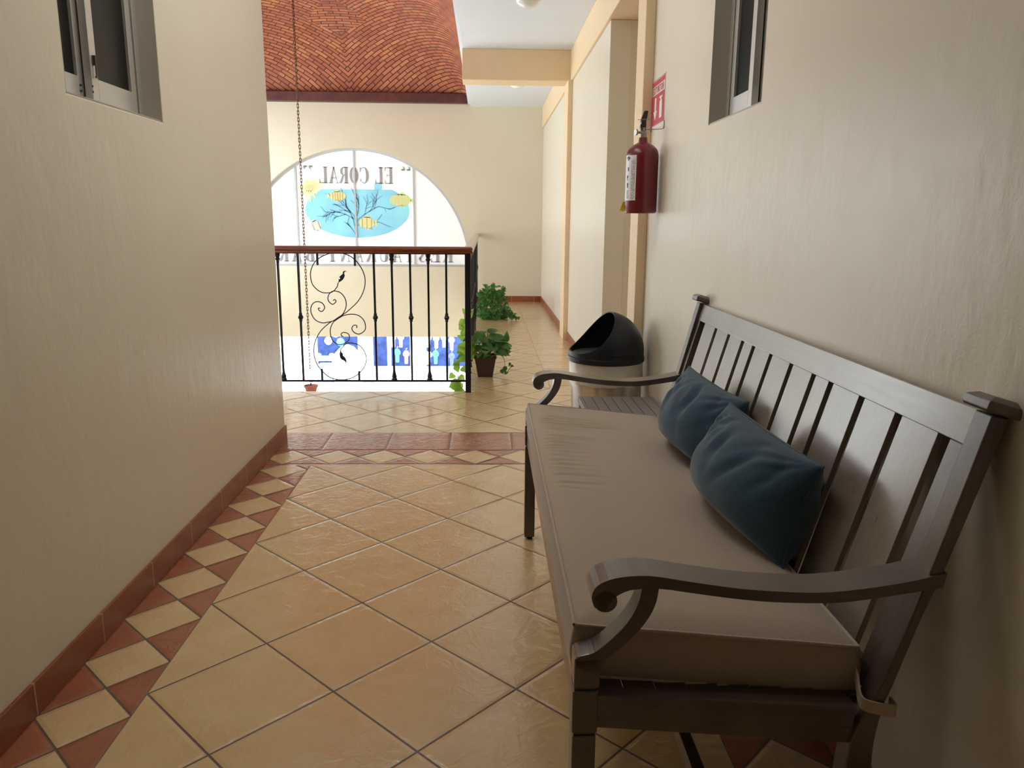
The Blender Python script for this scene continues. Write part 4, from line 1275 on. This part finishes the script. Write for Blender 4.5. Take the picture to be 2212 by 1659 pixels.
# ------------------------------------------------------------------ blue pillows
m_pill = fabric('teal_blue_linen', (.026, .060, .100), (.050, .100, .150), 700, .92, (1, 1, 2.5), .35)
def pillow(name, label, loc, rot, W, H, T, seed, sag=.0):
    t = thing(name, label, 'pillow', loc)
    t.rotation_euler = rot
    rs = random.Random(seed)
    N = 56
    def edge(u, v):
        # pulled corners: sides bow inwards
        x = u * W / 2 * (1 - .085 * (1 - v * v) * abs(u) ** 1.5)
        z = v * H / 2 * (1 - .075 * (1 - u * u) * abs(v) ** 1.5)
        return x, z
    folds = [(rs.uniform(-.8, .8), rs.uniform(.2, .9), rs.uniform(-.5, .5), rs.uniform(.04, .09), rs.uniform(.006, .013)) for _ in range(16)]
    def pt(u, v, side):
        x, z = edge(u, v)
        prof = (max(0, 1 - u * u) ** .52) * (max(0, 1 - v * v) ** .48)
        belly = 1 + .22 * (-v) * (1 - abs(u) * .3)
        d = T / 2 * prof * belly
        w = 0
        for (fu, fv, sl, wd, am) in folds:   # creases running from the upper edge and the corners
            c = (u - fu - sl * (v - fv))
            w += am * math.exp(-(c / wd) ** 2) * math.exp(-((v - fv) / .38) ** 2)
        w += .004 * noise.noise(Vector((u * 2.3 + seed, v * 2.3, 2)))
        # creases radiating from the corners
        for cu in (-1, 1):
            a = math.atan2(v - 1, u - cu); r = math.hypot(u - cu, v - 1)
            w += .0065 * math.sin(a * 15 + seed) * math.exp(-((r - .42) / .28) ** 2)
        fade = min(1, (1 - max(abs(u), abs(v))) / .12)
        d = d - w * fade * prof
        zz = z - sag * (1 - abs(u)) * max(0, v) ** 2
        return Vector((x, side * max(d, 0), zz + H / 2))
    bm = bmesh.new()
    front = [[None] * (N + 1) for _ in range(N + 1)]; backv = [[None] * (N + 1) for _ in range(N + 1)]
    for i in range(N + 1):
        for j in range(N + 1):
            u = math.sin(-PI / 2 + PI * i / N); v = math.sin(-PI / 2 + PI * j / N)
            front[i][j] = bm.verts.new(pt(u, v, -1))
            backv[i][j] = front[i][j] if i in (0, N) or j in (0, N) else bm.verts.new(pt(u, v, 1) * 1.0)
    for i in range(N):
        for j in range(N):
            bm.faces.new((front[i][j], front[i + 1][j], front[i + 1][j + 1], front[i][j + 1]))
            bm.faces.new((backv[i][j + 1], backv[i + 1][j + 1], backv[i + 1][j], backv[i][j]))
    obj('cover', bm, m_pill, t, smooth=True)
    # edge seam
    bm = bmesh.new(); q = []
    for i in range(N): q.append(pt(math.sin(-PI / 2 + PI * i / N), -1, 0))
    for i in range(N): q.append(pt(1, math.sin(-PI / 2 + PI * i / N), 0))
    for i in range(N, 0, -1): q.append(pt(math.sin(-PI / 2 + PI * i / N), 1, 0))
    for i in range(N, 0, -1): q.append(pt(-1, math.sin(-PI / 2 + PI * i / N), 0))
    q.append(q[0]); tube(bm, q, .0022, 5, cap=False)
    obj('seam', bm, m_pill, t, smooth=True)
# local x runs along the bench, local -y faces out of the bench back
pillow('throw_pillow', 'blue linen pillow nearer to us, overlapping the other one', (.615, 1.755, .537), (math.radians(-16), math.radians(3), math.radians(-84)), .48, .240, .245, 3)
pillow('throw_pillow', 'blue linen pillow at the far end of the bench, partly hidden by the nearer one', (.640, 2.29, .537), (math.radians(-16), math.radians(3), math.radians(-82)), .43, .245, .225, 9)

# ------------------------------------------------------------------ slatted side table between bench and bin
def side_table():
    x0, x1, y0, y1, zt = .455, .825, 3.10, 3.66, .415
    t = thing('side_table', 'low grey slatted metal side table between the bench and the bin', 'table', ((x0 + x1) / 2, (y0 + y1) / 2, 0))
    m = plain('grey_brown_table_paint', (.23, .20, .185), .4, .2, 60, .1)
    w, d = (x1 - x0) / 2, (y1 - y0) / 2
    obj('table_frame', boxes((-w, -w + .018, -d, d, zt - .03, zt), (w - .018, w, -d, d, zt - .03, zt), (-w, w, -d, -d + .018, zt - .03, zt - .002), (-w, w, d - .018, d, zt - .03, zt - .002)), m, t, bevel=.002)
    n = 7; sw = (2 * w - .036) / n
    for k in range(n):
        a = -w + .018 + k * sw
        obj('table_slat', boxes((a + .002, a + sw - .002, -d + .004, d - .004, zt - .012, zt)), m, t, bevel=.001)
    for sx in (-1, 1):
        for sy in (-1, 1):
            obj('leg', boxes((sx * (w - .018) - .015, sx * (w - .018) + .015, sy * (d - .018) - .015, sy * (d - .018) + .015, 0, zt - .028)), m, t)
side_table()

# ------------------------------------------------------------------ the street seen under the far wall
def street():
    zg = -3.02
    struct('floor_street', boxes((-22, 12, 12.6, 60, zg - .1, zg)), plain('sunlit_paving', (.82, .82, .80), .8, nscale=3, nstr=.2, var=.04))
    m_w = plain('white_shop_render', (.85, .86, .87), .7, nscale=6, nstr=.1)
    m_b = plain('dim_blue_shop_interior', (.035, .07, .24), .8, nscale=6, nstr=.2, var=.4)
    yb = 20.0
    bl = thing('shop_building', 'white shop building with deep blue doorways across the sunny street', 'building', (-3, yb, zg))
    obj('wall', boxes((-8, 6, 2.2, 2.5, 0, 5)), m_b, bl)
    for a, b in ((-2.35, -1.48), (-.33, .0), (1.03, 1.42)):
        obj('pillar', boxes((a, b, 0, .5, 0, 4)), m_w, bl, bevel=.01)
    obj('pillar', boxes((.42, .50, .1, .3, 0, 4)), m_w, bl)
    obj('lintel', boxes((-8, 6, .02, 2.4, 2.6, 5)), m_w, bl)
    obj('doorstep', boxes((-8, 6, .02, 2.3, 0, .12)), m_w, bl)
    # garments hanging at the shop front
    cols = [('pink', (.95, .45, .60), 'pink blouse'), ('teal', (.05, .75, .72), 'turquoise shirt'), ('lilac', (.60, .45, .85), 'lilac dress'), ('navy', (.06, .09, .32), 'navy skirt'),
            ('white', (.88, .88, .90), 'white tunic'), ('rose', (.90, .62, .68), 'rose patterned shawl'), ('sky', (.35, .65, .92), 'sky blue shirt'), ('plum', (.40, .20, .50), 'plum scarf'), ('mint', (.55, .90, .80), 'mint top'), ('magenta', (.80, .15, .55), 'magenta wrap')]
    spots = [(.60, 1.32, 0), (.70, .92, 1), (.80, 1.32, 2), (.93, .88, 9), (1.52, 1.32, 8), (1.72, 1.30, 4), (1.70, .88, 1), (1.92, 1.32, 6), (2.12, 1.25, 7), (2.12, .82, 3), (1.52, .86, 5)]
    words = ['nearest the thin blue post', 'low beside the thin blue post', 'left of the white pillar', 'low, left of the white pillar', 'right of the white pillar', 'beyond the white pillar', 'near the vine', 'next to the lilac cloth', 'beside the vine leaves', 'lowest at the right end', 'low, right of the white pillar']
    for i, (dx, z, c) in enumerate(spots):
        nm, col, ds = cols[c]
        g = thing('hanging_garment', ds + ' hanging outside the bright shop, ' + words[i], 'garment', (-3 + dx, yb - .06, zg + z - .28), 0, 'clothes hanging at the shop front')
        bm = bmesh.new()
        w = .078; h = .36
        prof = [(-w * .55, 0), (-w * .6, h * .55), (-w, h * .6), (-w * 1.1, h * .78), (-w * .5, h), (-w * .2, h * .94), (w * .2, h * .94), (w * .5, h), (w * 1.1, h * .78), (w, h * .6), (w * .6, h * .55), (w * .55, 0)]
        prism(bm, prof, -.02, .02, 'y')
        obj('cloth', bm, plain('cloth_' + nm, col, .9, nscale=20, nstr=.4, var=.35), g, bevel=.01)
        bm = bmesh.new(); tube(bm, smoothpath([(0, 0, h * .94), (0, 0, h + .04), (.02, 0, h + .06), (.03, 0, h + .04)], 3), .004, 5); obj('hanger', bm, m_w, g)
    # stall table with stacked boxes left of the scroll
    tb = thing('display_table', 'white display table in front of the dark blue shop window', 'table', (-4.31, yb - .22, zg))
    obj('table_top', boxes((-.15, .50, -.2, .2, .74, .80)), m_w, tb)
    for sx in (-.12, .47):
        for sy in (-.17, .17): obj('leg', boxes((sx - .02, sx + .02, sy - .02, sy + .02, 0, .74)), m_w, tb)
    mb = plain('pale_blue_crate', (.25, .55, .85), .6)
    names_ = ('pale blue crate under the display table, at the bottom', 'pale blue crate under the display table, in the middle', 'pale blue crate under the display table, at the top')
    for k in range(3):
        c = thing('crate', names_[k], 'crate', (-4.12, yb - .22, zg + .01 + k * .21))
        obj('box', boxes((-.17, .17, -.14, .14, 0, .185)), mb, c, bevel=.008)
        obj('rim', boxes((-.18, .18, -.15, .15, .178, .2)), m_w, c)
    for k, (dx, col, ds) in enumerate(((.0, (.25, .45, .9), 'blue cloth hat'), (.34, (.45, .35, .75), 'violet cloth hat'))):
        h_ = thing('hat', ds + ' on the white display table', 'hat', (-4.31 + dx, yb - .22, zg + .8))
        bm = bmesh.new(); lathe(bm, [(.12, 0), (.125, .008), (.075, .02), (.07, .07), (.05, .10), (.005, .105)], 20); obj('crown', bm, plain('hat_cloth', col, .9), h_, smooth=True)
    for k, (dx, dz, col, ds) in enumerate(((.10, 1.15, (.95, .60, .66), 'pink round paper lantern hanging over the display table'), (.42, 1.12, (.1, .75, .8), 'turquoise round paper lantern hanging in the shop window'), (.30, 1.35, (.93, .72, .78), 'pale pink lantern topmost in the shop window'))):
        h_ = thing('paper_lantern', ds, 'lantern', (-4.25 + dx, yb + .3, zg + dz))
        bm = bmesh.new(); lathe(bm, [(.01, -.11), (.06, -.09), (.10, -.03), (.105, .02), (.07, .085), (.01, .11)], 20); obj('shade', bm, plain('lantern_paper', col, .8), h_, smooth=True)
    # white umbrella-like awning stall in the middle
    s = thing('market_stall', 'bright white covered stall in front of the shop, behind the iron scroll', 'stall', (-3.45, yb - .86, zg))
    bm = bmesh.new(); lathe(bm, [(.42, .72), (.38, .84), (.31, 1.02), (.16, 1.18), (.01, 1.24)], 16); obj('canopy', bm, m_w, s, smooth=True)
    obj('counter', boxes((-.33, .36, -.15, .15, 0, .72)), m_w, s, bevel=.02)
    # a second far building closes the view
    struct('wall_street', boxes((-22, 14, 34, 34.3, zg, 2)), m_w)
street()

# ------------------------------------------------------------------ unseen fill light, added over the near corridor
def fill_light():
    t = thing('fill_light', 'added fill light panel in the corridor ceiling above the bench, out of view', 'fill_light', ((FILL_RECT[0] + FILL_RECT[1]) / 2, (FILL_RECT[2] + FILL_RECT[3]) / 2, ZC + .02))
    w, d = (FILL_RECT[1] - FILL_RECT[0]) / 2, (FILL_RECT[3] - FILL_RECT[2]) / 2
    m = plain('white_fill_frame', (.75, .75, .74), .4)
    obj('window_frame', boxes((-w, -w + .03, -d, d, 0, .06), (w - .03, w, -d, d, 0, .06), (-w + .03, w - .03, -d, -d + .03, 0, .06), (-w + .03, w - .03, d - .03, d, 0, .06)), m, t)  # rim round the added light panel, not a real window
    l = bpy.data.lights.new('fill_glow', 'AREA'); l.shape = 'RECTANGLE'; l.size = 2 * w - .06; l.size_y = 2 * d - .06; l.energy = 13.5; l.color = (1, .96, .90)  # unseen area lamp, added to brighten the near corridor
    o = bpy.data.objects.new('fill_glow', l); C.objects.link(o); o.location = ((FILL_RECT[0] + FILL_RECT[1]) / 2, (FILL_RECT[2] + FILL_RECT[3]) / 2, ZC + .03)
    struct('ceiling_fill_lid', boxes((FILL_RECT[0], FILL_RECT[1], FILL_RECT[2], FILL_RECT[3], ZC + .2, ZC + .22)), m_ceil)  # lid over the hole made for the added lamp
fill_light()

# ------------------------------------------------------------------ daylight
w = bpy.data.worlds.new('sky'); bpy.context.scene.world = w; w.use_nodes = True
bg = w.node_tree.nodes['Background']; bg.inputs[0].default_value = (.86, .94, 1.0, 1); bg.inputs[1].default_value = 4.3
def portal(name, loc, rot, sx, sy):
    l = bpy.data.lights.new(name, 'AREA'); l.shape = 'RECTANGLE'; l.size = sx; l.size_y = sy; l.cycles.is_portal = True
    o = bpy.data.objects.new(name, l); C.objects.link(o); o.location = loc; o.rotation_euler = rot
portal('window_portal', (-4.52, 8.9, 1.5), (0, math.radians(-90), 0), 2.5, 6.0)
portal('shopfront_portal', (-2.1, 12.5, -1.78), (math.radians(-90), 0, 0), 5.0, 2.4)
sun = bpy.data.lights.new('sun', 'SUN'); sun.energy = 9; sun.angle = math.radians(1); sun.color = (1, .96, .9)
so_ = bpy.data.objects.new('sun', sun); C.objects.link(so_); so_.rotation_euler = (math.radians(38), 0, math.radians(-25))

sc = bpy.context.scene
sc.view_settings.view_transform = 'Standard'; sc.view_settings.look = 'None'; sc.view_settings.gamma = 1; sc.view_settings.use_curve_mapping = False
sc.view_settings.exposure = 0.5
sc.cycles.max_bounces = 12; sc.cycles.diffuse_bounces = 8; sc.cycles.transmission_bounces = 8; sc.cycles.glossy_bounces = 4
